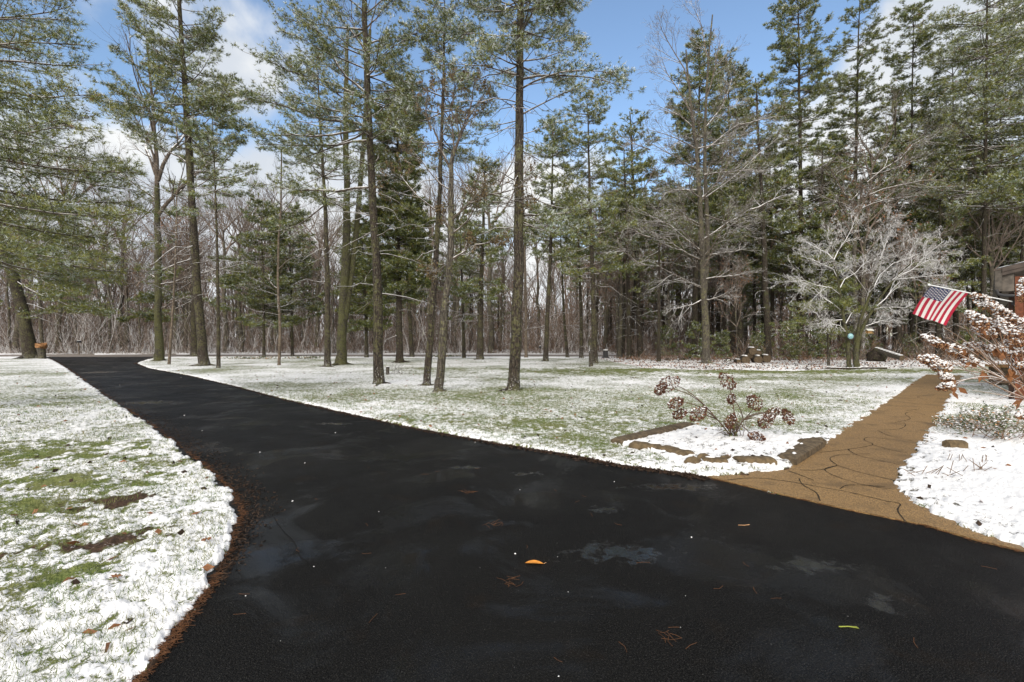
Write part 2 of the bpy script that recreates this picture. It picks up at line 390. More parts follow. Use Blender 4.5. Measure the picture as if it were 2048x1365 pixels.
bed = [G(*p) for p in [(1225, 890), (1385, 855), (1640, 885), (1590, 935), (1375, 945), (1300, 905)]]
wood_edge = [G(*p) for p in [(1285, 737), (1420, 742), (1600, 742), (1780, 738), (1900, 735), (2060, 733)]]
# ------------------------------------------------------------------ ground sheet (polar grid about the view point, one sheet to the horizon)
def ground_fields(X, Y):
    sd_ = sdf(drive, X, Y); sr = sdf(road, X, Y); sp = sdf(pathp, X, Y); sb = sdf(bed, X, Y)
    r = np.hypot(X, Y)
    rag = (fbm(X, Y, 3.0, 3, 3)-.5)*.20+(fbm(X, Y, 25., 3, 5)-.5)*.09
    dmin = np.minimum(np.minimum(sd_, sp), sr)+rag*np.clip(1.0, 0, 1)
    t = sstep(-.02, .05, dmin)
    fine_ = fbm(X, Y, 17, 3, 13)-.5; bumps = (fbm(X, Y, 7, 3, 11)-.5)*.035+(fbm(X, Y, 1.2, 2, 12)-.5)*.05+fine_*.045+(fbm(X, Y, 60, 2, 14)-.5)*.014
    h = .028+bumps
    h = np.where(sb < 0, h+.035, h)
    h = np.maximum(h, .006)
    Z = -.06*(1-t)+h*t
    # gentle rise far beyond the road
    Z = Z+sstep(75, 260, Y)*4.0+sstep(60, 75, Y)*.15
    Z = np.where(Y < -2, 0, Z)
    return Z, sd_, sr, sp, sb
th = np.concatenate([np.linspace(-math.pi, -.86, 60)[:-1], np.linspace(-.86, .86, 1150), np.linspace(.86, math.pi, 60)[1:]])
rr = np.concatenate([[.05, .5, 1.0], 1.35*np.exp(np.linspace(0, math.log(70/1.35), 600)), [76, 84, 95, 110, 130, 160, 200, 260, 350, 500, 900]])
TH, RR = np.meshgrid(th, rr); X = RR*np.sin(TH); Y = RR*np.cos(TH)
Z, sdd, sdr, sdp, sdb = ground_fields(X, Y)
far = (RR > 12)
# zones: snow amount, green, leafy
big = fbm(X, Y, .25, 3, 21); med = fbm(X, Y, .9, 3, 22)
snow = .55+(big-.5)*.50+(med-.5)*.42
fn = fbm(X, Y, 17, 3, 13)-.5; nearw = np.exp(-RR/7.0)
left = sstep(-1.0, -2.5, X-(-.0)) * (sdd > 0) * (Y < 46)
snow = np.where((X < 0) & (Y < 14), snow+.15*sstep(14, 7, Y), snow)
edge = np.exp(-np.clip(np.minimum(sdd, sdp), 0, 9)/.35); snow = snow+edge*.22
# right hand bed by the walk: deep snow
rb = (X > 2.2) & (Y < 8.2) & (sdp > 0) & (X > G(1785, 955)[0]*.9)
snow = np.where(rb, np.maximum(snow, .95+(med-.5)*.25), snow)
snow = np.where(sdb < 0, .97+(med-.5)*.3, snow)
rag2 = fbm(X, Y, 4.5, 4, 44, .7)
def ell(px, py, rx, ry, rot=0):
    g = G(px, py); dx, dy = X-g[0], Y-g[1]; c, s = math.cos(rot), math.sin(rot)
    return np.clip(1-np.hypot((dx*c+dy*s)/rx, (-dx*s+dy*c)/ry)+(rag2-.5)*3.2, 0, 1)
for (px, py, rx, ry, a) in [(100, 905, 1.5, .8, .62), (150, 965, .9, .40, .55), (60, 1015, .7, .4, .45), (390, 900, .6, .35, .35), (330, 930, .5, .3, .35), (40, 1180, .4, .2, .3), (180, 1150, .3, .12, .3), (900, 850, 4.5, 1.3, .28), (1250, 742, 10, 3.2, .45), (1600, 745, 12, 1.6, .45), (1500, 760, 12, 2, .2), (700, 800, 4, 1.0, .15), (1850, 742, 8, 1.6, .5), (330, 850, 1.5, .5, .2)]:
    snow = snow-ell(px, py, rx, ry)*a
soilm = np.zeros_like(X)
for (px, py, rx, ry, rot) in [(215, 1010, .40, .22, .1), (190, 1095, .60, .15, .35), (270, 1070, .42, .11, .3)]:
    e = ell(px, py, rx, ry, rot); soilm = np.maximum(soilm, sstep(.15, .5, e))
snow = snow-soilm*.52
# bare rim right at the driveway
rim = np.exp(-(np.minimum(sdd, sdp)/.05)**2)*.25; snow = snow-rim*np.clip((med-.35)*4, 0, 1)
green = np.clip(1-soilm, 0, 1)*np.where(sdb < 0, .15, 1)*np.where(rb, .2, 1)
# snow round the tree feet, whiter
wy = np.interp(X, [q[0] for q in wood_edge], [q[1] for q in wood_edge]) + (fbm(X, Y, .5, 2, 33)-.5)*1.4
inwood = ((X > wood_edge[0][0]) & (Y > wy)) | (Y > road_y1+.6)
leafy = np.where(inwood, 1.0, 0.0)
snow = np.where(inwood, .72+(med-.5)*.9-sstep(45, 90, Y)*.12, snow)
snow = np.where((Y > road_y1) & (Y < road_y1+2.6), .97, snow)
snow = np.where((Y > 44) & (Y < road_y0), np.maximum(snow, .85), snow)
leafy = np.where((Y > road_y1) & (Y < road_y1+2), 0, leafy)
inside = np.minimum(np.minimum(sdd, sdp), sdr) < -.02
snow = np.where(inside, 0, snow); green = np.where(inside, 0, green)
dip = fbm(X, Y, 13, 3, 51)
nr = np.where(rb, np.exp(-np.clip(sdp, 0, 9)/.30), np.where(sdb < 0, .45, 0)); snow = snow-nr*sstep(.54, .62, dip)*.75
snow = snow+np.where(inside, 0, fn*1.5*nearw)
zone = np.stack([np.clip(snow, 0, 1), green, leafy, np.ones_like(X)], -1)
gb = Buf(); nr, nc = X.shape
i = np.arange(nr-1)[:, None]*nc+np.arange(nc-1)[None]
gb.add(np.stack([X, Y, Z], -1), q=np.stack([i, i+nc, i+nc+1, i+1], -1))
go = gb.build('ground', M['ground'], attrs={'zone': zone.reshape(-1, 4)}); tag(go, kind='structure')
def prism(buf, poly, z0, z1, mat=0):
    poly = [tuple(p) for p in poly]; n = len(poly)
    from mathutils.geometry import tessellate_polygon
    tr = tessellate_polygon([[Vector((p[0], p[1], 0)) for p in poly]])
    V = [(p[0], p[1], z1) for p in poly]+[(p[0], p[1], z0) for p in poly]
    area = sum(poly[k][0]*poly[(k+1) % n][1]-poly[(k+1) % n][0]*poly[k][1] for k in range(n))
    T = []
    for t in tr:
        a, b_, c = (poly[q] for q in t)
        cr = (b_[0]-a[0])*(c[1]-a[1])-(b_[1]-a[1])*(c[0]-a[0])
        T.append(t if cr > 0 else (t[0], t[2], t[1]))
    buf.add(V, t=np.array(T), mat=mat, smooth=False)
    Q = [(k, n+k, n+(k+1) % n, (k+1) % n) if area > 0 else (k, (k+1) % n, n+(k+1) % n, n+k) for k in range(n)]
    buf.add(V, q=np.array(Q), mat=mat, smooth=False)
def offset(poly, dd):
    poly = np.asarray(poly, float); a = np.roll(poly, 1, 0); b_ = np.roll(poly, -1, 0)
    e = b_-a; nrm = np.stack([e[:, 1], -e[:, 0]], -1); nrm /= np.linalg.norm(nrm, axis=1)[:, None]+1e-9
    ar = 0.5*np.sum(poly[:, 0]*b_[:, 1]-b_[:, 0]*poly[:, 1])
    return poly+nrm*dd*(1 if ar > 0 else -1)
b_ = Buf(); dp = offset(drive, .22)
# keep the driveway edge clean where it meets the walk
prism(b_, dp, -.05, 0.0); driveway = b_.build('driveway', M['asphalt']); tag(driveway, kind='structure')
b_ = Buf(); prism(b_, [(-140, road_y0-.3), (60, road_y0-.3), (60, road_y1+.3), (-140, road_y1+.3)], -.045, .004)
o = b_.build('road', M['road']); tag(o, kind='structure')
pp = list(pathp); b_ = Buf()
pe = []
g2 = offset(pathp, .10)
for k, p in enumerate(pathp): pe.append(g2[k] if k < 18 and k > 0 else p)
prism(b_, pe, -.04, .014); po = b_.build('footpath', M['path']); tag(po, kind='structure')
def ribbon(buf, pts, wd, z, n=24):
    pts = np.asarray(pts, float); t = np.linspace(0, len(pts)-1, n)
    k = np.clip(t.astype(int), 0, len(pts)-2); f = (t-k)[:, None]
    p0 = pts[np.maximum(k-1, 0)]; p1 = pts[k]; p2 = pts[k+1]; p3 = pts[np.minimum(k+2, len(pts)-1)]
    C = .5*((2*p1)+(-p0+p2)*f+(2*p0-5*p1+4*p2-p3)*f*f+(-p0+3*p1-3*p2+p3)*f**3)
    C = C+rng.normal(size=C.shape)*wd*.15
    T = unit(np.gradient(C, axis=0)); S = np.stack([-T[:, 1], T[:, 0]], -1); ww = wd*(.6+.8*rng.random((n, 1)))/2
    V = np.concatenate([np.c_[C-S*ww, np.full(n, z)], np.c_[C+S*ww, np.full(n, z)]])
    i = np.arange(n-1); buf.add(V, q=np.stack([i+n, i, i+1, i+1+n], -1), smooth=False)
jb = Buf()
for pl_ in [[(1455, 960), (1510, 956), (1570, 962), (1640, 974), (1700, 985), (1780, 1004)], [(1598, 957), (1606, 970), (1632, 985), (1640, 1002)], [(1575, 941), (1600, 950), (1628, 961)],
            [(1600, 940), (1640, 940), (1675, 931), (1650, 938), (1665, 950), (1720, 968), (1780, 978)], [(1675, 931), (1660, 918), (1680, 910), (1740, 908)], [(1675, 931), (1720, 945), (1785, 960)],
            [(1780, 1003), (1800, 1008), (1796, 1022), (1812, 1044)], [(1680, 978), (1700, 970), (1770, 973)], [(1695, 899), (1720, 912), (1800, 930)], [(1695, 899), (1745, 890), (1728, 880), (1740, 875), (1790, 880)],
            [(1745, 890), (1790, 902), (1815, 905)], [(1755, 861), (1780, 872), (1825, 882)], [(1760, 860), (1800, 858), (1810, 848), (1780, 846)], [(1790, 845), (1820, 838), (1810, 828), (1825, 824), (1850, 830)],
            [(1812, 822), (1840, 818)], [(1855, 800), (1835, 794), (1870, 790)], [(1640, 905), (1700, 899)]]:
    ribbon(jb, [G3(p[0], p[1], .018)[:2] for p in pl_], .011, .018)
jb.build('joint', M['joint'], parent=po)
M['crack'] = simple('crack', (.004, .004, .004), .9, .2, 20)
kb = Buf()
for pl_ in [[(548, 1035), (566, 1062), (588, 1084), (600, 1112), (622, 1126)], [(430, 800), (520, 812), (560, 830), (640, 838)], [(600, 868), (655, 880), (720, 905)], [(1235, 975), (1275, 968), (1330, 972), (1385, 985)], [(930, 925), (980, 936), (1010, 940)]]:
    ribbon(kb, [G3(p[0], p[1], .003)[:2] for p in pl_], .007, .003)
kb.build('crack', M['crack'], parent=driveway)

# ------------------------------------------------------------------ tree builders
def smooth_path(pts, k):
    pts = np.asarray(pts, float); s = np.r_[0, np.cumsum(np.linalg.norm(np.diff(pts, axis=0), axis=1))]
    t = np.linspace(0, s[-1], k); c = np.stack([np.interp(t, s, pts[:, a]) for a in range(3)], -1)
    for _ in range(2): c[1:-1] = (c[:-2]+2*c[1:-1]+c[2:])/4
    return c
def trunk_tube(buf, path, r0, r1, rg, sides=12, flare=.55, mat=0, wob=.02, rough=.03):
    path = np.array(path, float); k = len(path); hgt = path[:, 2]-path[0, 2]
    path[1:-1, :2] += rg.normal(size=(k-2, 2))*wob
    L = max(hgt[-1], 1e-3); t = hgt/L
    r = r1+(r0-r1)*(1-t)**.85
    r = r*(1+flare*np.exp(-hgt/(r0*1.6)))*(1+rg.normal(size=k)*rough)
    tubes(buf, path[None], r[None], sides, mat)
    return path, r
def dense_path(path, r0):
    # extra rings near the foot so that the root flare is round
    p0 = path[0]; d_ = unit((path[1]-path[0])[None])[0]; e = np.linalg.norm(path[1]-path[0])
    ex = [p0+d_*q for q in (-.12, .0, r0*.5, r0*1.2, r0*2.4) if q < e*.8]
    return np.vstack([ex, path[1:]])
def roots(buf, base, r0, rg, n=6, mat=0):
    for q in range(n):
        a = rg.random()*2*math.pi+q; L = r0*(1.6+rg.random()*1.6)
        dv = np.array([math.cos(a), math.sin(a), 0])
        p = np.array([base+dv*r0*.7+np.array([0, 0, r0*.8]), base+dv*r0*1.2+np.array([0, 0, r0*.3]), base+dv*(r0+L*.5)+np.array([0, 0, .03]), base+dv*(r0+L)+np.array([0, 0, -.03])])
        tubes(buf, p[None], np.array([[r0*.35, r0*.32, r0*.22, r0*.08]]), 6, mat)
def foliage(cb, starts, ends, sag, r0, rg, dens=1.0, tl=.14, tw=.014, nb=8, mix=(.42, .34, .14, .08, .02), flat=.35, twl=.30, fstart=.22, twig_sides=3, branch_mat=5, bare=.0):
    """limbs with twigs carrying tufts of needles; cb holds twigs and needles"""
    n = len(starts)
    if n == 0: return
    t = np.linspace(0, 1, 8)[None, :, None]
    S, E = starts[:, None], ends[:, None]; sg = np.asarray(sag)[:, None, None]
    C = S+(E-S)*t; C[..., 2:] -= sg*4*t*(1-t)
    L = np.linalg.norm(ends-starts, axis=1)
    C[:, 1:-1] += np.cumsum(rg.normal(size=(n, 6, 3)), axis=1)*(L[:, None, None]*.010)
    Rr = np.asarray(r0)[:, None]*(1-np.linspace(0, 1, 8)*.85)[None]
    tubes(cb, C, Rr, 5, branch_mat)
    # twigs
    cnt = np.maximum((L*5.6*dens).astype(int), 4); idx = np.repeat(np.arange(n), cnt); m_ = len(idx)
    tt = fstart+(1-fstart)*rg.random(m_)**.8; f = tt*7; k = np.minimum(f.astype(int), 6); fr = (f-k)[:, None]
    B = C[idx, k]*(1-fr)+C[idx, k+1]*fr; T = unit(C[idx, k+1]-C[idx, k])
    side = np.where(rg.random(m_) < .5, -1, 1)[:, None]; H = unit(np.cross(T, np.array([0, 0, 1.])))
    ang = (.45+.65*rg.random(m_))[:, None]
    Dt = unit(T*np.cos(ang)+H*side*np.sin(ang)+np.array([0, 0, 1.])*(rg.normal(size=(m_, 1))*.22+.10))
    Lt = np.maximum(L[idx]*twl*(1.15-tt)*(.5+rg.random(m_))+.18, .2)
    tp = np.linspace(0, 1, 4)[None, :, None]
    TC = B[:, None]+Dt[:, None]*Lt[:, None, None]*tp; TC[..., 2:] += (tp**2-tp*.6)*Lt[:, None, None]*.12
    tubes(cb, TC, (np.maximum(.004+Lt*.006, .004))[:, None]*np.array([1, .8, .6, .3])[None], twig_sides, branch_mat)
    keep = rg.random(m_) > bare
    B, Dt, Lt = B[keep], Dt[keep], Lt[keep]; m_ = len(B)
    # tufts (also secondary twiglets implied by the sideways scatter)
    c2 = np.maximum((Lt/.055*dens).astype(int), 4); ix = np.repeat(np.arange(m_), c2); q = len(ix)
    u = .25+.78*rg.random(q); H2 = unit(np.cross(Dt, np.array([0, 0, 1.])))
    off = H2[ix]*(rg.normal(size=(q, 1))*Lt[ix, None]*.16)
    TB = B[ix]+Dt[ix]*(Lt[ix]*u)[:, None]+off; TB[:, 2] += rg.normal(size=q)*.035+(u**2-u*.6)*Lt[ix]*.12
    TD = unit(Dt[ix]*.8+off*1.5+rg.normal(size=(q, 3))*.35+np.array([0, 0, .18]))
    mt = rg.choice(len(mix), size=q, p=np.array(mix)/sum(mix))
    jx = np.repeat(np.arange(q), nb); z_ = len(jx)
    BD = rg.normal(size=(z_, 3))*np.array([.62, .62, flat+.15])+TD[jx]*.75; BD = unit(BD)
    mb = mt[jx].copy(); fl = rg.random(z_) < .22; mb[fl] = rg.choice(len(mix), size=fl.sum(), p=np.array(mix)/sum(mix))
    # snow lies on the upper needles
    up = (BD[:, 2] > .42) & (rg.random(z_) < mix[3]*2.4); mb[up] = 3
    blades(cb, TB[jx], BD, tl*(.6+.7*rg.random(z_)), tw, mb, rg)
def interp_path(path, zq):
    return np.stack([np.interp(zq, path[:, 2], path[:, a]) for a in range(3)], -1)
def auto_limbs(path, z0, z1, Lmax, rg, n, prof=None, rise=(.05, .35), low=.25, rmax=.05, gap=.6, azs=None):
    H = path[-1, 2]
    nw = max(int((z1-z0)/gap), 2); wz = z0+(z1-z0)*(np.arange(nw)+.5+rg.normal(size=nw)*.22)/nw
    zq = np.clip(wz[np.minimum((rg.random(n)**.85*len(wz)).astype(int), len(wz)-1)]+rg.normal(size=n)*.08, z0, z1-.05)
    u = (zq-z0)/(max(H, z1)-z0)
    pr = (1-u)**.7*(.55+.45*np.minimum(u/low, 1))+.10+.16*sstep(.5, .8, u) if prof is None else prof(u)
    L = Lmax*pr*(.55+.55*rg.random(n)); az = rg.random(n)*2*math.pi if azs is None else rg.choice(azs, n)+rg.normal(size=n)*.35
    el = rise[0]+(rise[1]-rise[0])*(u**.8)+rg.normal(size=n)*.10
    S = interp_path(path, zq); Dv = np.stack([np.cos(az)*np.cos(el), np.sin(az)*np.cos(el), np.sin(el)], -1)
    return S, S+Dv*L[:, None], L*.05*(1+rg.normal(size=n)*.8), np.clip(L*.011+.006, .01, rmax)
def dead_limbs(tb, path, z0, z1, n, L, rg, mat=1):
    if n <= 0: return
    zq = z0+(z1-z0)*rg.random(n); S = interp_path(path, zq); az = rg.random(n)*2*math.pi
    Ls = L*(.3+.8*rg.random(n)); el = rg.normal(size=n)*.25
    Dv = np.stack([np.cos(az)*np.cos(el), np.sin(az)*np.cos(el), np.sin(el)], -1)
    t = np.linspace(0, 1, 6)[None, :, None]; C = S[:, None]+Dv[:, None]*Ls[:, None, None]*t
    C[:, 1:] += np.cumsum(rg.normal(size=(n, 5, 3)), 1)*Ls[:, None, None]*.035
    C[..., 2:] -= t**2*Ls[:, None, None]*.18
    tubes(tb, C, (Ls*.009+.004)[:, None]*(1-np.linspace(0, .8, 6))[None], 4, mat)
    # small side twigs
    k = rg.integers(1, 5, n*4); i_ = np.repeat(np.arange(n), 4); B = C[i_, k]; D2 = unit(np.repeat(Dv, 4, 0)+rg.normal(size=(n*4, 3))*.7)
    l2 = Ls[i_]*.35*rg.random(n*4); C2 = B[:, None]+D2[:, None]*l2[:, None, None]*np.linspace(0, 1, 3)[None, :, None]
    tubes(tb, C2, np.broadcast_to(np.array([.006, .004, .002]), (n*4, 3)), 3, mat)
def branch_rec(buf, S, Dv, L, r, rg, levels, nch, mat, trop=.10, spread=.75, shrink=.55, k=6, wob=.16, sides=(6, 5, 4, 3, 3), start=.25, droop=0.0, tipmin=.0035):
    """recursive bare branching, one vectorised pass per level"""
    for lv in range(levels):
        n = len(S)
        C = np.zeros((n, k, 3)); C[:, 0] = S; dd_ = Dv.copy(); st = L/(k-1)
        for j in range(1, k):
            C[:, j] = C[:, j-1]+dd_*st[:, None]
            dd_ = unit(dd_+rg.normal(size=(n, 3))*wob+np.array([0, 0, trop-droop*(j/k)]))
        tip = np.maximum(r*.35, tipmin*.6)
        Rr = r[:, None]+(tip-r)[:, None]*np.linspace(0, 1, k)[None]
        tubes(buf, C, Rr, sides[min(lv, 4)], mat)
        if lv == levels-1: break
        m_ = nch[lv]; ix = np.repeat(np.arange(n), m_); q = len(ix)
        if np.ndim(mat) == 1: mat = mat[ix]
        tt = start+(1-start)*(np.tile(np.arange(m_), n)+rg.random(q))/m_; tt = np.minimum(tt, .995)
        f = tt*(k-1); kk = np.minimum(f.astype(int), k-2); fr = (f-kk)[:, None]
        B = C[ix, kk]*(1-fr)+C[ix, kk+1]*fr; T = unit(C[ix, kk+1]-C[ix, kk])
        rd = rg.normal(size=(q, 3)); rd = unit(rd-(rd*T).sum(1, keepdims=True)*T)
        a = spread*(.55+.7*rg.random(q))[:, None]
        Dn = unit(T*np.cos(a)+rd*np.sin(a))
        Ln = L[ix]*shrink*(1.25-tt*.65)*(.6+.7*rg.random(q))
        rn = np.maximum(np.interp(tt, [0, 1], [1, .4])*r[ix]*.55, tipmin)
        S, Dv, L, r = B, Dn, Ln, rn
def finish_tree(root_loc, name, label, cat, tb, tmats, cb, cmats, group=None, crown='crown'):
    root = empty(name, root_loc, label, cat, group)
    tb.build('trunk', tmats, parent=root, base=root_loc)
    if cb is not None and cb.nv: cb.build(crown, cmats, parent=root, base=root_loc)
    return root
def px_path(D, pts, k=18, depth=0.0):
    """trunk axis from points of known image position at distance D; first point on the ground"""
    out_ = []
    for j, (px, py) in enumerate(pts): out_.append(P(px, py, D+depth*j/len(pts)))
    out_ = np.array(out_); out_[0, 2] = 0
    return smooth_path(out_, k)
PINE_MIX = (.40, .34, .15, .09, .02)
def hero_pine(name, label, base_px, pts, wpx, wtop, seed, crown=None, limbs=(), dead=(0, 0, 0, 0), tl=.14, tw=.013, dens=1.0, nb=8, mix=PINE_MIX, group=None, barkm='bark_pine', D=None, rootn=5, twl=.30, flare=.5, low=.25, gap=.6):
    rg = np.random.default_rng(seed); g = G(*base_px); D = D or g[1]
    path = px_path(D, [base_px]+list(pts)); cs = 1/math.sqrt(1+((base_px[0]-CX)/F)**2); r0 = wpx*.93*cs/F*D/2; r1 = wtop*.82*cs/F*D/2
    base = path[0].copy(); base[2] = 0
    tb = Buf(); dpth = dense_path(path, r0)
    if pts[-1][1] > -50 and crown:      # the tip is in view: run it out into a thin leader
        e = dpth[-1]-dpth[-2]; e /= np.linalg.norm(e); r1 = max(r1*.25, .012); dpth = np.vstack([dpth, dpth[-1]+e*.7])
    path2, _ = trunk_tube(tb, dpth, r0, r1, rg, 14, flare, 0, wob=r0*.06)
    if pts[-1][1] > -50 and crown: crown = list(crown)+[(path2[-1, 2]-2.4, 99, .75, 10)]
    if rootn: roots(tb, base, r0, rg, rootn)
    if dead[0]: dead_limbs(tb, path2, dead[1], dead[2], dead[0], dead[3], rg)
    cb = Buf()
    if crown:
        for (z0, z1, Lm, n) in crown:
            S, E, sg, r = auto_limbs(path2, z0, path2[-1, 2] if z1 > path2[-1, 2]-3 else z1, Lm, rg, n, low=low, gap=gap)
            foliage(cb, S, E, sg, r, rg, dens=dens, tl=tl, tw=tw, nb=nb, mix=mix, twl=twl)
    if limbs:
        S = []; E = []; sg = []
        for (py0, ex, ey, dy, s_) in limbs:
            z0 = P(0, py0, D)[2]; a = interp_path(path2, np.array([z0]))[0]
            e = P(ex, ey, D+dy); S.append(a); E.append(e); sg.append(s_)
        S = np.array(S); E = np.array(E); L = np.linalg.norm(E-S, axis=1)
        foliage(cb, S, E, np.array(sg), np.clip(L*.011, .012, .06), rg, dens=dens, tl=tl, tw=tw, nb=nb, mix=mix, twl=twl)
    return finish_tree(base, name, label, 'pine tree', tb, [M[barkm], M['branch']], cb, NM, group)
def bare_tree(name, label, base_px, pts, wpx, wtop, seed, limbs, levels=4, nch=(6, 6, 5), group=None, barkm='bark_grey', bm='branch', D=None, auto=0, autoz=(0, 0), autoL=3, trop=.10, spread=.75, k=6, rootn=5, cat='bare tree', extra=None, shrink=.55, droop=0., tipmin=.0035, leaves_=None, wob=.16):
    rg = np.random.default_rng(seed); g = G(*base_px); D = D or g[1]
    path = px_path(D, [base_px]+list(pts)); cs = 1/math.sqrt(1+((base_px[0]-CX)/F)**2); r0 = wpx*.93*cs/F*D/2; r1 = wtop*.82*cs/F*D/2
    base = path[0].copy(); base[2] = 0
    tb = Buf(); path2, _ = trunk_tube(tb, dense_path(path, r0), r0, r1, rg, 14, .5, 0, wob=r0*.08)
    if rootn: roots(tb, base, r0, rg, rootn)
    if extra: extra(tb, path2, rg, D)
    cb = Buf(); S = []; Dv = []; Ls = []; rs = []
    for lm in limbs:    # (start px, start py, end px, end py, depth offset, width px) one smooth limb, with side branches
        sx, sy, ex, ey, dy, wp = lm
        a = P(sx, sy, D); e = P(ex, ey, D+dy); S.append(a); v = e-a; Ls.append(np.linalg.norm(v)); Dv.append(v/Ls[-1]); rs.append(wp/F*D/2)
    if auto:
        zq = autoz[0]+(autoz[1]-autoz[0])*rg.random(auto); A = interp_path(path2, zq); az = rg.random(auto)*2*math.pi; el = rg.random(auto)*.8
        for q in range(auto):
            S.append(A[q]); Dv.append(np.array([math.cos(az[q])*math.cos(el[q]), math.sin(az[q])*math.cos(el[q]), math.sin(el[q])])); Ls.append(autoL*(.5+.7*rg.random())); rs.append(max(.012, Ls[-1]*.012))
    branch_rec(cb, np.array(S), np.array(Dv), np.array(Ls), np.array(rs), rg, levels, nch, 0, trop=trop, spread=spread, k=k, shrink=shrink, droop=droop, tipmin=tipmin, wob=wob)
    if leaves_:
        V = np.concatenate(cb.v); pick = V[rg.integers(len(V)//3, len(V), leaves_)]
        leaves(cb, pick, unit(rg.normal(size=(leaves_, 3))+np.array([0, 0, -.8])), .10, .045, 1, rg)
    return finish_tree(base, name, label, cat, tb, [M[barkm], M[bm]], cb, [M[bm], M['leaf_dull']], group)
#TREES
GL = 'tall trees standing on the snowy lawn'
# --- pines of the lawn
hero_pine('pine_tree', 'large dark pine leaning left beside the cut stump at the mouth of the driveway', (62, 712), [(50, 640), (30, 570), (8, 480), (-25, 380), (-60, 200)], 33, 20, 11,
    limbs=[(640, 110, 618, -2, -.2), (560, 210, 622, -3, .4), (530, 150, 590, -4, .3), (500, 200, 560, -3, .3), (450, 240, 520, -2, .5), (430, 160, 480, -5, .3), (400, 190, 430, -3, .3), (520, -60, 560, -3, .3), (600, -50, 600, -2, .2), (575, 130, 575, 3, .3), (480, 120, 540, 4, .3)],
    dead=(16, 3, 14, 4), tl=.22, tw=.034, nb=7, dens=.72, D=44, group=GL, mix=(.36, .46, .12, .04, .02), flare=.25)
hero_pine('pine_tree', 'tall pine with a flared dark foot, crossing another trunk right of the driveway mouth', (408, 733), [(400, 640), (390, 520), (383, 400), (375, 250), (368, 150), (358, 0), (352, -90)], 22, 7, 12,
    crown=[(14.0, 27, 4.5, 80)], low=.1,
    limbs=[(240, 230, 150, -1, .4), (330, 210, 200, 1, .5), (160, 240, 5, 0, .4), (210, 455, 175, 0, .2), (300, 500, 250, 1, .3), (250, 300, 130, -2, .4), (120, 440, 50, 1, .2), (60, 250, -10, 1, .2), (380, 470, 300, 1, .3)],
    dead=(34, 7, 17, 3.4), tl=.20, tw=.028, dens=.9, group=GL, mix=(.36, .38, .14, .09, .03))
hero_pine('pine_tree', 'thick pine trunk behind the flared pine, with long low sweeping boughs', (389, 712), [(388, 600), (388, 480), (386, 380), (384, 260)], 17, 8, 13,
    crown=[(14, 24, 4.5, 26)],
    limbs=[(600, 245, 640, -1, .5), (620, 290, 628, 0, .5), (560, 270, 600, 2, .5), (590, 470, 620, 0, .3), (560, 500, 570, 1, .3), (530, 300, 560, -2, .4), (500, 460, 520, 2, .3), (420, 330, 420, 0, .3), (340, 430, 310, 1, .3)],
    dead=(14, 4, 18, 3.4), tl=.24, tw=.036, group=GL, mix=(.42, .42, .10, .04, .02), D=49)
hero_pine('pine_tree', 'slender straight trunk with pine tufts high up, right of the two crossing pine trunks', (437, 737), [(436, 600), (434, 480), (430, 360), (424, 220)], 9, 4, 14,
    crown=[(9, 17.5, 3.0, 50)], dead=(26, 2.5, 11, 2.2), tl=.18, tw=.026, group=GL, rootn=0)
hero_pine('pine_tree', 'pine with a bare reddish lower trunk between the slim saplings and the mossy forked tree', (655, 735), [(655, 620), (653, 480), (648, 360), (640, 250), (634, 130)], 14, 6, 15,
    crown=[(9.5, 19.5, 3.6, 60)], limbs=[(380, 540, 360, 0, .2), (330, 560, 300, 1, .2), (400, 720, 400, 0, .3), (410, 520, 470, 0, .4)],
    dead=(22, 5, 13, 3.0), tl=.18, tw=.025, group=GL, dens=.8)
hero_pine('pine_tree', 'big near pine with lichen spotted foot, leftmost of the three front lawn trunks', (757, 770), [(757, 650), (753, 520), (746, 400), (738, 260), (732, 120), (728, -40), (725, -120)], 22, 10, 16,
    crown=[(8.8, 15, 3.0, 60)],
    limbs=[(195, 490, 105, 0, .1), (255, 470, 205, 1, .15), (258, 480, 262, -.6, .2), (282, 520, 290, .4, .1), (375, 505, 370, 0, .15), (130, 850, 75, 0, -.1), (180, 860, 175, .5, .1), (60, 540, 10, 0, .1), (90, 900, 60, -1, -.1), (30, 850, -60, 0, 0), (230, 600, 120, -1, .1), (190, 620, 40, 1, .1), (140, 560, 60, -1, .1), (100, 640, -20, 1, .1), (60, 800, -30, 1, .1), (260, 560, 320, 1, .1)],
    dead=(40, 2.8, 9.3, 2.5), tl=.125, tw=.0165, dens=1.12, nb=9, group=GL, mix=(.42, .30, .17, .09, .02))
hero_pine('pine_tree', 'dense dark evergreen behind the near pines, its crown low and round', (800, 726), [(798, 600), (795, 480), (795, 380), (795, 260), (797, 180)], 16, 4, 17,
    crown=[(4.0, 19.5, 3.3, 280)], dead=(10, 2, 8, 2.0), tl=.20, tw=.034, group=GL, dens=1.25, mix=(.62, .26, .06, .03, .03), barkm='bark_dark', low=.2, twl=.40)
hero_pine('pine_tree', 'short bushy evergreen in the gap left of the nearest spotted trunk', (733, 716), [(732, 640), (728, 560), (724, 470)], 9, 3, 18,
    crown=[(2.4, 12.5, 3.3, 150)], tl=.22, tw=.036, group=GL, dens=1.0, mix=(.5, .38, .08, .02, .02), rootn=0)
hero_pine('pine_tree', 'slim pine trunk just right of the dense dark evergreen', (824, 715), [(820, 640), (812, 520), (808, 430)], 10, 5, 19, crown=[(7, 15.5, 3.0, 40)], dead=(8, 3, 8, 2), tl=.22, tw=.034, group=GL, rootn=2, mix=(.55, .33, .08, .03, .01))
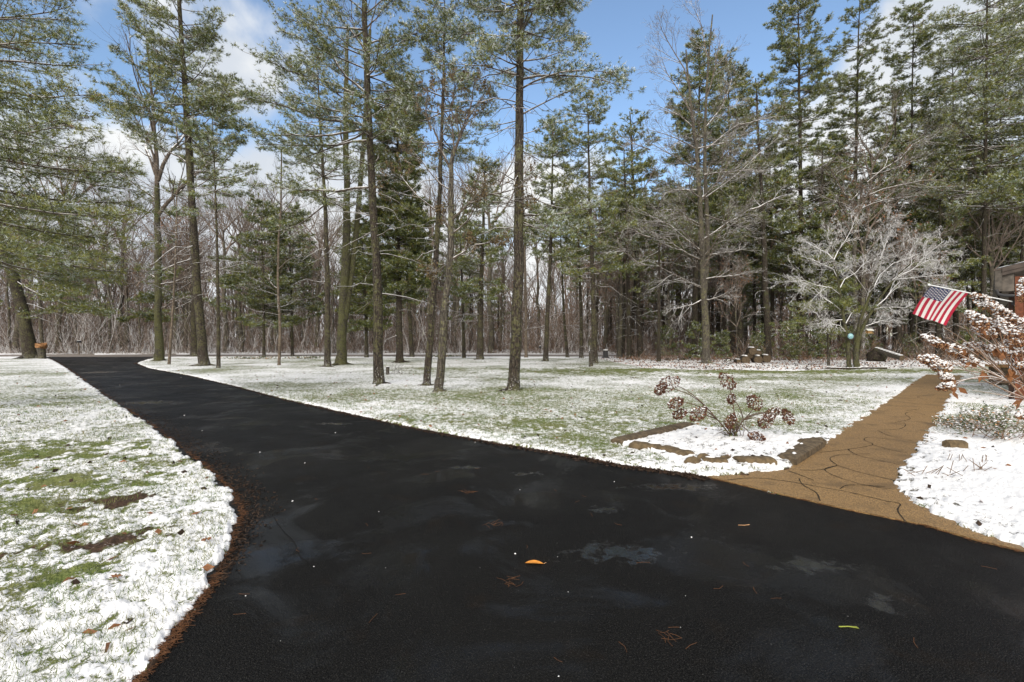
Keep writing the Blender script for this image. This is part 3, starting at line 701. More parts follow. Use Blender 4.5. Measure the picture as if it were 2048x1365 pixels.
hero_pine('pine_tree', 'slim pine leaning right, middle of the front lawn trunks and beside the knotted tree', (853, 773), [(862, 660), (872, 520), (879, 400), (884, 260), (888, 120), (889, 30)], 16, 7, 20,
    crown=[(8.0, 13, 2.3, 60)], limbs=[(120, 835, 60, 0, 0), (160, 985, 95, 0, 0), (90, 960, 20, 0, 0), (130, 820, 150, 1, 0), (60, 930, -20, 0, 0), (145, 950, 150, -1, 0.1)],
    dead=(26, 3, 8.5, 1.7), tl=.12, tw=.0165, dens=1.2, nb=8, group=GL, mix=(.36, .30, .20, .12, .02))
hero_pine('pine_tree', 'tall straight near pine standing alone right of the knotted tree, with wide spreading upper boughs', (1027, 783), [(1033, 660), (1037, 520), (1038, 400), (1039, 260), (1040, 120), (1041, -20), (1042, -120)], 25, 13, 21,
    crown=[(10.2, 15, 3.0, 70)],
    limbs=[(160, 1265, 185, .5, -.35), (180, 1240, 160, -.6, -.3), (232, 1190, 175, 0, -.2), (60, 1170, 90, 0, 0), (95, 1160, 80, 1, 0), (25, 1150, 10, 0, 0), (150, 880, 130, 0, -.1), (130, 900, 180, 1, 0), (70, 870, 60, 0, 0), (180, 930, 160, -.8, 0), (20, 900, -30, 0, 0), (220, 960, 180, .5, 0), (270, 1130, 245, 0, 0), (275, 1100, 300, -1, .1),
           (425, 1150, 425, -.3, .1), (450, 1180, 450, .4, .15), (430, 1200, 405, .2, .1), (440, 1140, 470, -1, .15), (410, 940, 410, .5, .1), (240, 940, 250, 1, .1)],
    dead=(44, 5.2, 10.5, 2.0), tl=.125, tw=.0165, dens=1.15, nb=9, group=GL, mix=(.36, .27, .21, .14, .02), rootn=2, flare=.35)
for k, (bx, by, pts, w0, w1, cr, lab) in enumerate([
        ((528), 715, [(527, 600), (524, 480), (522, 420)], 7, 2.5, [(3.2, 15, 4.2, 110)], 'young pine with low flat green boughs, leftmost of the slim pines by the road'),
        ((585), 713, [(583, 620), (580, 520), (580, 430)], 7, 2.5, [(3.2, 14, 4.4, 110)], 'young pine with snowy low boughs between the leaning sapling and the reddish pine'),
        ((960), 720, [(961, 600), (965, 480), (968, 400), (970, 330)], 14, 5, [(4.5, 17, 3.3, 130)], 'dark pine with a bushy top in the gap left of the lone straight pine'),
        ((928), 717, [(926, 620), (922, 520), (921, 440)], 8, 3.5, [(3.0, 13, 2.0, 34)], 'thin pine with sparse tufts just left of the bushy topped pine'),
        ((1091), 724, [(1096, 600), (1102, 500), (1104, 380), (1106, 260)], 11, 6, [(8.0, 99, 3.9, 120)], 'clean grey green trunk right of the lone straight pine, pine crown high up'),
        ((1190), 728, [(1187, 600), (1182, 450), (1178, 330), (1175, 210)], 13, 5, [(5.5, 99, 3.5, 130)], 'pine trunk behind the short broken trunk at the lawn corner'),
        ((1135), 716, [(1128, 640), (1124, 540), (1120, 440)], 7, 4, [(9, 99, 2.4, 36)], 'thin leaning pine between the clean grey green trunk and the ivy dotted trunk'),
        ((1163), 717, [(1162, 620), (1158, 520), (1155, 400)], 9, 5, [(8, 99, 2.6, 50)], 'ivy dotted dark trunk at the right end of the roadside trees'),
        ((1262), 715, [(1266, 640), (1272, 540), (1274, 420)], 11, 6, [(10, 99, 4.0, 70)], 'dark trunk leaning slightly right at the left edge of the right hand wood'),
        ((1245), 716, [(1250, 620), (1246, 520), (1242, 400)], 8, 5, [(12, 99, 3.6, 60)], 'brown trunk paired with the dark leaning one at the edge of the right hand wood'),
        ((1317), 724, [(1318, 640), (1318, 540), (1318, 420)], 9, 5, [(9, 99, 3.6, 70)], 'slim straight pine left of the flared trunk of the great snowy bare tree'),
        ((1389), 718, [(1390, 600), (1394, 450), (1397, 300), (1400, 90)], 15, 3, [(9, 99, 4.6, 230)], 'tall pine right behind the great snowy bare tree, its pointed top against the sky'),
        ((1466), 714, [(1466, 600), (1464, 450), (1460, 300), (1455, 130)], 14, 4, [(8, 99, 4.6, 190)], 'dark pine behind the log pile, broad crown against the sky'),
        ((1600), 716, [(1600, 600), (1602, 450), (1600, 300), (1598, 100), (1596, -30)], 15, 5, [(6, 99, 5.3, 260)], 'very tall pine with layered crown, left of the cloud on the right'),
        ((1712), 714, [(1712, 600), (1710, 450), (1712, 300), (1716, 100), (1720, -10)], 14, 5, [(10, 99, 4.6, 150)], 'tall pine with a pale bare upper trunk in front of the bright cloud'),
        ((1822), 716, [(1822, 600), (1820, 450), (1822, 300), (1826, 100), (1828, 20)], 12, 4, [(9, 99, 4.4, 170)], 'tall narrow pine between the bright cloud and the right hand pines'),
        ((1480), 716, [(1480, 600), (1480, 480), (1482, 360)], 13, 7, [(12, 99, 4.0, 90)], 'thick dark trunk just left of the stacked logs'),
        ((1545), 713, [(1545, 600), (1542, 480), (1540, 300)], 10, 6, [(8, 99, 4.0, 110)], 'dark pine trunk just right of the stacked logs')]):
    D_ = G(bx, by)[1]; far_ = D_/30
    hero_pine('pine_tree', lab, (bx, by), pts, w0, w1, 40+k, crown=cr, dead=(14, 2.5, cr[0][0]+1.5, 2.6), tl=.17*far_**.8, tw=.026*far_, nb=7, dens=.8,
              mix=(.46, .36, .11, .05, .02), group=GL if bx < 1240 else 'tall pines at the front of the right hand wood', rootn=2 if w0 > 9 else 0, barkm='bark_dark' if bx > 1240 else 'bark_pine', D=D_, low=.18, gap=1.0 if bx > 1240 else .6)
hero_pine('pine_tree', 'small young pine with a low green bough, left of the snowy ornamental tree', (1657, 733), [(1656, 680), (1654, 630), (1655, 600)], 7, 2, 70, crown=[(1.9, 4.6, 3.4, 40)], tl=.15, tw=.022, group='tall pines at the front of the right hand wood', rootn=0, mix=(.35, .5, .12, .02, .01), dens=1.0)
# the big wide crowned pines of the right edge: layered boughs
for k, (bx, by, tx, ty, w0, cr, lab) in enumerate([
        (1965, 722, 1975, -60, 13, [(11, 99, 7.5, 140)], 'broad pine with long layered snow dusted boughs above the flag'),
        (2005, 716, 2000, 40, 12, [(8, 99, 7.0, 110)], 'broad pine standing above the porch roof at the right edge'),
        (1910, 714, 1905, 80, 11, [(8, 99, 5.5, 100)], 'pine left of the broad layered one, behind the flag'),
        (2050, 720, 2060, -80, 15, [(12, 30, 8.0, 100)], 'broad pine partly out of view above the porch at the far right')]):
    D_ = G(bx, by)[1]
    hero_pine('pine_tree', lab, (bx, by), [((bx+tx)/2, 400), (tx, ty)], w0, 4, 80+k, crown=cr, dead=(14, 3, 12, 3.0), tl=.21, tw=.034, nb=8, dens=.66,
              mix=(.30, .46, .13, .09, .02), group='broad layered pines at the right edge', rootn=0, barkm='bark_dark', low=.15, twl=.32, gap=1.7)
# the near pine whose boughs hang in from the left
rg = np.random.default_rng(99)
nb_ = np.array([-13.5, 9.5, 0.])
tb = Buf(); pth = smooth_path([nb_, nb_+[0, 0, 8], nb_+[.2, 0, 20]], 14); p2, _ = trunk_tube(tb, dense_path(pth, .36), .36, .14, rg, 16, .5)
S = []; E = []; sg = []
for (sx, sy, ex, ey, D1, D0, s_) in [
        (-40, 20, 130, 40, 10.5, 9.6, .1), (-40, 80, 190, 130, 10, 9.6, .2), (-60, 40, 150, 10, 11.0, 9.5, .1), (-40, 60, 165, 90, 9.0, 9.5, .1), (-100, 120, 170, 190, 8.6, 9.6, .0),
        (-60, 150, 178, 235, 9.0, 9.6, -.1), (-40, 200, 240, 330, 10.6, 9.6, .1), (-40, 215, 270, 345, 9.6, 9.6, .1), (-40, 250, 265, 380, 10.4, 9.5, .1), (-40, 300, 300, 425, 10.8, 9.6, .15), (-40, 340, 250, 430, 9.4, 9.6, .2),
        (-60, 320, 320, 500, 10.6, 9.6, .4), (-60, 380, 330, 545, 11.2, 9.6, .3), (-60, 400, 230, 560, 11.8, 9.6, .2), (-40, 440, 190, 590, 12.4, 9.8, .1), (-60, 100, 140, 60, 12, 9.6, .1), (-60, 180, 190, 280, 12.4, 9.8, .1), (-60, 270, 250, 470, 12.4, 9.8, .2),
        (-60, 480, 150, 520, 9.0, 9.6, .0), (-60, 230, 130, 250, 8.2, 9.6, .0), (-60, 0, 110, -40, 9.5, 9.6, 0), (-60, -60, 150, -30, 10.5, 9.6, 0)]:
    a = P(sx, sy, D0); a = interp_path(p2, np.array([a[2]+.4*0]))[0]; S.append(a); E.append(P(ex, ey, D1)); sg.append(s_)
S = np.array(S); E = np.array(E); cb = Buf()
foliage(cb, S, E, np.array(sg), np.full(len(S), .045), rg, dens=1.3, tl=.10, tw=.0085, nb=11, mix=(.40, .42, .10, .06, .02), twl=.22, fstart=.26)
finish_tree(nb_, 'pine_tree', 'near pine outside the left edge, its snow dusted boughs hanging over the left lawn', 'pine tree', tb, [M['bark_pine'], M['branch']], cb, NM)

# --- bare trees of the lawn
bare_tree('bare_tree', 'mossy bare tree with a snowy fork high up, beside the driveway mouth', (318, 723), [(317, 640), (316, 520), (315, 440), (314, 372)], 20, 13, 101,
    [(314, 372, 312, 100, 0, 9), (316, 362, 368, 200, 1, 8), (312, 350, 262, 200, 1, 7), (312, 340, 285, 190, -1, 5), (317, 430, 390, 330, 0, 8), (318, 560, 250, 520, 0, 4), (318, 545, 410, 500, 1, 4), (318, 620, 380, 590, 0, 2.5), (314, 400, 210, 330, 0, 4), (318, 570, 470, 545, -1, 4)],
    levels=4, nch=(7, 5, 4), auto=10, autoz=(6, 14), autoL=3.0, group=GL, barkm='bark_moss')
bare_tree('bare_tree', 'thin leaning sapling between the mossy tree and the flared pine', (338, 730), [(346, 620), (352, 500), (354, 380)], 7, 3, 102, [(352, 420, 330, 300, 0, 2.5), (354, 390, 380, 280, 0, 2.5)], levels=3, nch=(6, 5), auto=14, autoz=(4, 11), autoL=2.2, group=GL, barkm='bark_young', rootn=0)
bare_tree('bare_tree', 'thin crooked sapling between the two young roadside pines', (558, 732), [(562, 660), (556, 600), (556, 500), (562, 420), (563, 300)], 7, 3, 103, [(556, 540, 600, 500, 0, 2.5), (558, 580, 500, 540, 0, 2.5)], levels=3, nch=(6, 5), auto=16, autoz=(3, 13), autoL=2.0, group=GL, barkm='bark_young', rootn=0)
def mossfork(tb, path, rg, D):
    q = smooth_path([P(690, 640, D), P(700, 570, D+.2), P(712, 480, D+.3), P(722, 350, D+.6), P(732, 220, D+1), P(740, 60, D+1.4)], 14)
    tubes(tb, q[None], (np.linspace(6.5, 3.2, 14)/F*D)[None], 10, 0)
    st = np.array([P(701, 580, D), P(704, 552, D)]); tubes(tb, st[None], np.array([[.14, .12]]), 8, 0, cap=True)
bare_tree('bare_tree', 'bright mossy forked trunk with a sawn side stub, right of the reddish pine', (682, 731), [(684, 640), (690, 540), (694, 420), (692, 300), (690, 200), (696, 60)], 22, 7, 104,
    [(696, 200, 670, 60, 0, 4), (692, 240, 720, 150, 0, 4), (730, 230, 780, 170, 0, 4), (735, 160, 720, 0, 0, 4), (692, 300, 655, 215, 0, 3.5), (694, 420, 620, 380, 0, 3.5), (722, 350, 790, 300, 0, 3), (740, 60, 760, -40, 0, 3)], levels=4, nch=(6, 5, 4), auto=12, autoz=(7, 18), autoL=2.6, group=GL, barkm='bark_moss', extra=mossfork)
def burl(tb, path, rg, D):
    for (px, py, r) in [(890, 622, .10), (893, 608, .085), (888, 634, .08), (893, 596, .07), (886, 656, .055)]:
        blob(tb, P(px, py, D-.03), (r, r, r*.9), 0, 9, 6, .16, rg)
bare_tree('bare_tree', 'crooked mottled tree with a knobbly burl halfway up, right of the slim leaning pine', (876, 785), [(884, 715), (886, 660), (892, 600), (901, 520), (903, 400), (900, 330), (908, 300)], 19, 10, 105,
    [(902, 340, 862, 260, .3, 6), (908, 305, 935, 235, 0, 6.5), (908, 310, 905, 200, .2, 4), (903, 440, 960, 390, -.3, 6), (960, 392, 1060, 378, -.3, 4), (902, 470, 985, 405, .3, 4), (985, 405, 1055, 402, .3, 3), (902, 520, 950, 490, 0, 5), (950, 490, 1005, 486, 0, 3.5), (900, 520, 860, 575, 0, 2.5), (902, 460, 870, 420, 0, 4), (870, 420, 780, 350, 0, 3), (930, 240, 985, 190, 0, 3), (862, 262, 835, 170, 0, 3.4), (905, 210, 915, 150, 0, 3), (935, 240, 955, 150, 0, 3), (900, 380, 815, 330, .5, 3)],
    levels=4, nch=(6, 5, 4), group=GL, barkm='bark_grey', extra=burl, spread=.6, leaves_=2600, droop=.05)
bare_tree('bare_tree', 'dark slim trunk with a snowy side shoot right behind the lone straight pine', (1052, 716), [(1052, 640), (1050, 540), (1048, 420)], 7, 4, 106, [(1053, 650, 1062, 630, 0, 2)], levels=3, nch=(6, 5), auto=18, autoz=(4, 15), autoL=3, group=GL, barkm='bark_young', rootn=0)
rg = np.random.default_rng(5); bs = np.array([*G(1182, 734), 0]); tb = Buf()
pth = smooth_path([bs, P(1181, 700, bs[1]), P(1180, 678, bs[1])], 6); trunk_tube(tb, dense_path(pth, .12), .13, .11, rg, 10, .3)
cb = Buf(); branch_rec(cb, np.repeat(P(1180, 690, bs[1])[None], 5, 0), unit(rg.normal(size=(5, 3))+[0, 0, .5]), np.full(5, 1.5), np.full(5, .012), rg, 3, (5, 4), 0)
finish_tree(bs, 'bare_tree', 'short broken dead trunk in front of the pine at the lawn corner', 'bare tree', tb, [M['bark_grey'], M['branch']], cb, [M['branch'], M['leaf_brown']], GL)
# great snowy tree
def twin(tb, path, rg, D):
    q = smooth_path([P(1408, 590, D), P(1418, 500, D+.2), P(1412, 400, D+.3), P(1408, 300, D), P(1412, 200, D), P(1418, 90, D), P(1425, 30, D)], 14)
    tubes(tb, q[None], (np.linspace(5.5, 1.2, 14)/F*D)[None], 9, 0)
bare_tree('bare_tree', 'great bare tree with spreading snow lined boughs, tallest at the wood edge', (1413, 728), [(1411, 640), (1406, 560), (1402, 450), (1396, 330), (1384, 230), (1375, 150), (1372, 100)], 17, 3.5, 107,
    [(1402, 520, 1300, 475, -1, 3.4), (1300, 475, 1232, 455, -1, 3), (1404, 575, 1290, 530, -2, 3), (1290, 530, 1215, 505, -2, 3), (1398, 340, 1300, 300, -1, 3), (1300, 300, 1262, 285, -1, 3), (1410, 300, 1480, 250, 0, 3), (1480, 250, 1560, 235, 0, 3),
     (1384, 230, 1320, 110, 0, 3), (1378, 170, 1340, 40, 0, 3), (1412, 200, 1450, 80, 0, 3), (1415, 160, 1422, 0, 0, 3), (1405, 480, 1500, 420, 1, 3.4), (1500, 420, 1570, 400, 1, 3.5), (1400, 400, 1480, 330, -1, 3.4), (1395, 380, 1310, 380, 1, 3), (1404, 560, 1500, 540, -1.5, 3), (1403, 600, 1470, 600, -1, 3), (1404, 540, 1450, 470, -2, 3), (1410, 430, 1530, 470, 2, 3), (1390, 260, 1330, 200, 1, 3), (1408, 260, 1480, 170, 1, 3), (1400, 450, 1330, 410, -2, 3), (1404, 600, 1330, 640, -1, 3), (1408, 350, 1540, 330, -1, 3), (1395, 300, 1310, 250, -1.5, 3), (1405, 400, 1560, 290, 1, 3), (1400, 500, 1280, 410, 1, 3)],
    levels=5, nch=(8, 6, 4, 3), group=None, auto=22, autoz=(5, 17), autoL=3.6, barkm='bark_grey', bm='branch_pale', extra=twin, spread=.62, trop=.03, droop=.03, shrink=.50, k=5, tipmin=.005)
# snowy ornamental tree with two mossy stems, and the bare tree behind it
def second_stem(tb, path, rg, D):
    q = smooth_path([np.array([*G(1714, 737), -.05]), P(1710, 705, D), P(1714, 680, D), P(1724, 655, D), P(1745, 620, D), P(1785, 560, D), P(1830, 520, D)], 14)
    tubes(tb, q[None], (np.array([7.5, 6.2, 5.4, 5, 4.4, 4, 3.4, 3, 2.6, 2.3, 2, 1.8, 1.5, 1.2])*.8/F*D)[None], 10, 0)
    q = smooth_path([P(1712, 685, D), P(1715, 655, D-.2), P(1728, 620, D-.3), P(1745, 580, D-.3), P(1760, 520, D)], 10)
    tubes(tb, q[None], (np.linspace(3.4, 1.4, 10)/F*D)[None], 8, 0)
bare_tree('bare_tree', 'low wide ornamental tree with two mossy stems and a dense snow covered twig crown', (1698, 736), [(1697, 690), (1692, 660), (1684, 620), (1676, 560), (1668, 520)], 11, 3.5, 108,
    [(1692, 665, 1640, 610, -1, 2), (1686, 625, 1610, 560, 1, 1.9), (1680, 590, 1600, 530, -2, 1.9), (1676, 560, 1640, 480, 0, 1.9), (1668, 520, 1700, 450, 1, 1.9), (1684, 640, 1620, 645, -1, 2), (1678, 580, 1720, 500, 2, 1.9), (1668, 520, 1620, 470, 2, 2.2),
     (1745, 620, 1850, 530, 1, 2.2), (1785, 560, 1870, 500, -1, 1.9), (1745, 620, 1830, 600, -1.5, 1.9), (1724, 655, 1800, 630, 0, 1.9), (1728, 620, 1760, 500, -1, 1.9), (1745, 580, 1800, 470, 2, 1.9), (1760, 520, 1790, 440, 0, 1.9), (1760, 530, 1730, 440, -1, 1.9), (1785, 560, 1890, 550, 1.5, 1.9), (1740, 600, 1700, 520, -2, 1.9), (1690, 650, 1740, 560, 2.5, 1.9), (1668, 530, 1660, 455, -1, 1.9), (1765, 590, 1850, 470, 0, 1.9), (1800, 550, 1880, 520, 0, 2)],
    levels=5, nch=(10, 7, 5, 4), group=None, barkm='bark_moss', bm='twig_frost', extra=second_stem, spread=.72, trop=.02, droop=.05, shrink=.44, k=5, wob=.22, tipmin=.0042)
bare_tree('bare_tree', 'taller bare tree whose forked snowy limbs rise above the ornamental tree', (1712, 727), [(1710, 600), (1708, 500), (1712, 440)], 12, 9, 109,
    [(1712, 445, 1740, 350, 0, 6), (1740, 352, 1760, 280, 0, 3.8), (1710, 440, 1705, 400, 0, 6), (1705, 400, 1722, 380, 0, 3), (1706, 410, 1640, 330, 0, 3.8), (1735, 365, 1860, 260, 0, 3), (1738, 350, 1850, 330, 1, 3), (1740, 340, 1660, 310, -1, 3), (1745, 330, 1820, 220, 0, 3), (1715, 430, 1620, 420, -1, 3), (1720, 420, 1820, 370, -1, 3), (1728, 395, 1880, 330, 0, 3), (1750, 320, 1700, 260, 0, 3), (1708, 420, 1620, 370, 1, 3)],
    levels=5, nch=(7, 6, 4, 3), group=None, barkm='bark_grey', bm='branch', spread=.6, trop=.02, droop=.05, D=33, k=5, rootn=0, shrink=.5, tipmin=.005)

# ------------------------------------------------------------------ woods: variants built once, then copied
def var_pine(seed, h, cb_, Lm, n, r0, mix):
    rg = np.random.default_rng(seed); tb = Buf(); lean = rg.normal(size=2)*.02*h
    path = smooth_path([(0, 0, -.1), (lean[0]*.3, lean[1]*.3, h*.4), (lean[0], lean[1], h)], 14)
    p2, _ = trunk_tube(tb, path, r0, .05, rg, 8, .3, 0, wob=.03)
    dead_limbs(tb, p2, 2.5, cb_+2, 26, 3.2, rg); cb = Buf()
    S, E, sg, r = auto_limbs(p2, cb_, h, Lm, rg, int(n*.72), low=.2, gap=1.5)
    foliage(cb, S, E, sg, r, rg, dens=.56, tl=.30, tw=.055, nb=6, mix=mix, twl=.34)
    return tb, [M['bark_dark'], M['branch_dark']], cb, NM
def var_bare(seed, h, r0, fork, leafy=0):
    rg = np.random.default_rng(seed); tb = Buf(); lean = rg.normal(size=2)*.03*h
    path = smooth_path([(0, 0, -.1), (lean[0]*.3, lean[1]*.3, h*.35), (lean[0], lean[1], h*.72)], 12)
    p2, _ = trunk_tube(tb, path, r0, r0*.35, rg, 8, .3, 0, wob=.08)
    cb = Buf(); nl = 13; zq = np.r_[h*.70, h*.71, h*fork+(h*.7-h*fork)*rg.random(nl-2)]; A = interp_path(p2, zq); az = rg.random(nl)*6.28; el = .75+rg.random(nl)*.6
    Dv = np.stack([np.cos(az)*np.cos(el), np.sin(az)*np.cos(el), np.sin(el)], -1); Ls = h*(.16+.17*rg.random(nl))
    branch_rec(cb, A, Dv, Ls, Ls*.014+.01, rg, 4, (6, 5, 4), 0, trop=.10, spread=.62, k=5, tipmin=.009)
    if leafy:
        V = np.concatenate(cb.v); pick = V[rg.integers(len(V)//3, len(V), leafy)]
        leaves(cb, pick, unit(rg.normal(size=(leafy, 3))), .22, .10, 1, rg)
    return tb, [M['bark_grey'], M['branch_wood']], cb, [M['branch_wood'], M['leaf_brown']]
PM1 = (.50, .34, .09, .04, .03); PM2 = (.40, .42, .11, .05, .02)
pines = [var_pine(200, 27, 9, 5.2, 130, .34, PM1), var_pine(201, 24, 7, 4.6, 130, .28, PM2), var_pine(202, 29, 12, 5.0, 120, .36, PM1), var_pine(203, 20, 4, 3.8, 120, .22, PM1), var_pine(204, 25, 10, 4.2, 110, .26, PM2)]
bares = [var_bare(300, 21, .24, .35), var_bare(301, 18, .17, .4), var_bare(302, 23, .30, .3), var_bare(303, 15, .11, .35), var_bare(304, 19, .2, .45, 500), var_bare(305, 12, .08, .3, 300)]
protos = {}
def plant(kind, vi, x, y, rz, s, label, cat, group):
    key = (kind, vi)
    if key not in protos:
        tb, tm, cb, cm = (pines if kind == 'p' else bares)[vi]
        root = empty('pine_tree' if kind == 'p' else 'bare_tree', (x, y, 0), label, cat, group)
        a = tb.build('trunk', tm, parent=root); c = cb.build('crown', cm, parent=root); protos[key] = (root, a, c)
    else:
        r0, a0, c0 = protos[key]; root = r0.copy(); sc.collection.objects.link(root)
        root.location = (x, y, 0); tag(root, label, cat, group)
        for q in (a0, c0):
            d_ = q.copy(); d_.parent = root; sc.collection.objects.link(d_)
    root.rotation_euler = (0, 0, rz); root.scale = (s, s, s)
rg = np.random.default_rng(2024)
def scatter(n, xf, yf, mind, tries=60):
    pts = []
    for _ in range(n*tries):
        if len(pts) >= n: break
        y_ = yf(rg.random()); x_ = xf(rg.random(), y_)
        if all((x_-a)**2+(y_-b)**2 > mind**2 for a, b in pts): pts.append((x_, y_))
    return pts
# the bare wood beyond the road
for (x, y) in scatter(130, lambda u, y: (-1.12+1.62*u)*y, lambda u: 62+u**1.2*52, 2.3):
    sec = 'left' if x/y < -.55 else ('middle' if x/y < .0 else 'right')
    lab = {'left': 'bare grey tree in the wood beyond the road, behind the driveway mouth', 'middle': 'bare grey tree in the wood beyond the road, behind the middle of the lawn', 'right': 'bare brownish tree in the wood beyond the road, behind the lone straight pine'}[sec]
    plant('b', int(rg.choice([0, 1, 2, 3, 4, 5], p=[.24, .2, .16, .2, .1, .1])), x, y, rg.random()*6.28, .85+.35*rg.random(), lab, 'bare tree', 'bare trees in the wood beyond the road, '+sec)
for (px, py, s, vi) in [(118, 688, 1.25, 2), (85, 690, 1.0, 0), (205, 690, .9, 1), (485, 697, .9, 1), (255, 692, .95, 0), (22, 690, 1.1, 1), (480, 690, 1.0, 2), (1000, 695, .9, 0), (860, 694, 1.0, 2)]:
    D_ = 62+rg.random()*6; plant('b', vi, (px-CX)/F*D_, D_, rg.random()*6.28, s, 'stout bare tree in the first row across the road', 'bare tree', 'stout bare trees in the first row across the road')
for (x, y) in scatter(26, lambda u, y: (-.50+.76*u)*y, lambda u: 62+u*36, 4):
    plant('p', int(rg.choice([1, 3, 4])), x, y, rg.random()*6.28, .62+.3*rg.random(), 'dark pine among the bare trees beyond the road', 'pine tree', 'pines among the bare trees beyond the road')
# the right hand wood
for (x, y) in scatter(72, lambda u, y: (.22+.95*u)*y, lambda u: 41+u**1.1*45, 2.6):
    near = y < 56
    plant('p', int(rg.integers(0, 5)), x, y, rg.random()*6.28, .72+.25*rg.random(), 'dark pine in the right hand wood, '+('near its edge' if near else 'deep inside'), 'pine tree', 'pines of the right hand wood, '+('near its edge' if near else 'deep inside'))
for (x, y) in scatter(70, lambda u, y: (.14+.95*u)*y, lambda u: 40+u*45, 1.8):
    plant('b', int(rg.choice([0, 1, 3, 4, 5])), x, y, rg.random()*6.28, .7+.3*rg.random(), 'thin bare tree among the pines of the right hand wood', 'bare tree', 'bare trees among the pines on the right')
# small evergreens of the understory on the right
ubs = []
for k in range(2):
    r_ = np.random.default_rng(400+k); cb = Buf(); tb = Buf(); pth = smooth_path([(0, 0, -.05), (.05, 0, 1.5), (0, .1, 3.4)], 8); p2, _ = trunk_tube(tb, pth, .05, .012, r_, 6, .1)
    S, E, sg, r = auto_limbs(p2, .3, 3.3, 1.7, r_, 46, low=.3, gap=.25, rise=(.1, .5))
    foliage(cb, S, E, sg, r*.5, r_, dens=1.0, tl=.16, tw=.05, nb=6, mix=(.55, .28, .10, .04, .03)); ubs.append((tb, cb))
first = {}
for (x, y) in scatter(20, lambda u, y: (.30+.72*u)*y, lambda u: 38.5+u*12, 1.6):
    k = int(rg.integers(0, 2)); s = .5+.5*rg.random()
    if k not in first:
        root = empty('evergreen_shrub', (x, y, 0), 'small evergreen in the understory of the right hand wood', 'shrub', 'small evergreens under the right hand pines')
        a = ubs[k][0].build('trunk', M['bark_young'], parent=root); c = ubs[k][1].build('foliage', NM, parent=root); first[k] = (root, a, c)
    else:
        r0, a0, c0 = first[k]; root = r0.copy(); sc.collection.objects.link(root); root.location = (x, y, 0)
        for q in (a0, c0): d_ = q.copy(); d_.parent = root; sc.collection.objects.link(d_)
    root.rotation_euler = (0, 0, rg.random()*6.28); root.scale = (s, s, s)
# ------------------------------------------------------------------ undergrowth and the far wood (uncountable)
def stems(n, xf, yf, h0, h1, r0, rg, mats, name, leafn=0, lean=.22, sub=2, leafm=3, ls=.1, mixp=(.4, .4, .2), spread=.6):
    b = Buf(); y = yf(rg.random(n)); x = xf(rg.random(n), y); h = h0+(h1-h0)*rg.random(n)**1.7
    cl = np.clip((fbm(x, y, .22, 3, 91)-.32)*3.2, .15, 1.3); h = np.maximum(h*cl, h0)
    S = np.stack([x, y, np.full(n, -.05)], -1); Dv = unit(np.stack([rg.normal(size=n)*lean, rg.normal(size=n)*lean, np.ones(n)], -1))
    branch_rec(b, S, Dv, h, r0*(.4+1.0*rg.random(n))*(h/h1)**.5, rg, 2, (sub,), rg.choice(3, n, p=mixp), trop=.02, spread=spread, shrink=.5, k=4, wob=.13, sides=(3, 3, 3, 3, 3), tipmin=r0*.35)
    if leafn:
        V = np.concatenate(b.v); pick = V[rg.integers(0, len(V), leafn)]
        leaves(b, pick, unit(rg.normal(size=(leafn, 3))), ls, ls*.5, leafm, rg)
    return tag(b.build(name, mats), kind='stuff')
rg = np.random.default_rng(31)
M['stem_dark'] = simple('stem_dark', (.10, .075, .06), .9, .3, 3, snow=.9, snowthr=.7)
M['stem_brown'] = simple('stem_brown', (.17, .115, .08), .9, .3, 3, snow=.9, snowthr=.6)
M['stem_snowy'] = simple('stem_snowy', (.40, .36, .33), .9, .2, 3, snow=.95, snowthr=.0)
M['stem_grey'] = simple('stem_grey', (.215, .165, .13), .9, .3, 3, snow=.9, snowthr=.5)
L1 = [M['stem_grey'], M['stem_dark'], M['stem_snowy'], M['leaf_brown']]; L2 = [M['stem_brown'], M['stem_dark'], M['stem_grey'], M['leaf_brown']]
stems(4800, lambda u, y: (-1.18+1.55*u)*y, lambda u: 60.3+u**1.5*34, .4, 6.5, .045, rg, L1, 'undergrowth', 2500, sub=6, ls=.12, mixp=(.48, .30, .22))
stems(2700, lambda u, y: (-.55+.95*u)*y, lambda u: 62+u*30, .8, 7.5, .045, rg, L2, 'undergrowth', 12000, sub=5, ls=.15, mixp=(.5, .3, .2))
stems(5200, lambda u, y: (.22+.95*u)*y, lambda u: 38.5+u**1.3*32, .3, 3.4, .026, rg, L2, 'undergrowth', 16000, sub=5, ls=.10, lean=.4, mixp=(.5, .25, .25))
stems(2600, lambda u, y: (-1.18+1.75*u)*y, lambda u: 58.6+u*4, .15, 1.5, .024, rg, L1, 'undergrowth', 2500, sub=5, ls=.08, lean=.5, mixp=(.4, .2, .4))
stems(1500, lambda u, y: (-1.2+2.5*u)*y, lambda u: 96+u*70, 9, 21, .20, rg, L2, 'distant_wood', 0, sub=12, lean=.05, mixp=(.35, .35, .3), spread=.45)
stems(2300, lambda u, y: (-1.2+2.5*u)*y, lambda u: 88+u*60, 2, 10, .08, rg, L2, 'distant_wood', 8000, sub=7, lean=.12, ls=.3, mixp=(.4, .25, .35))
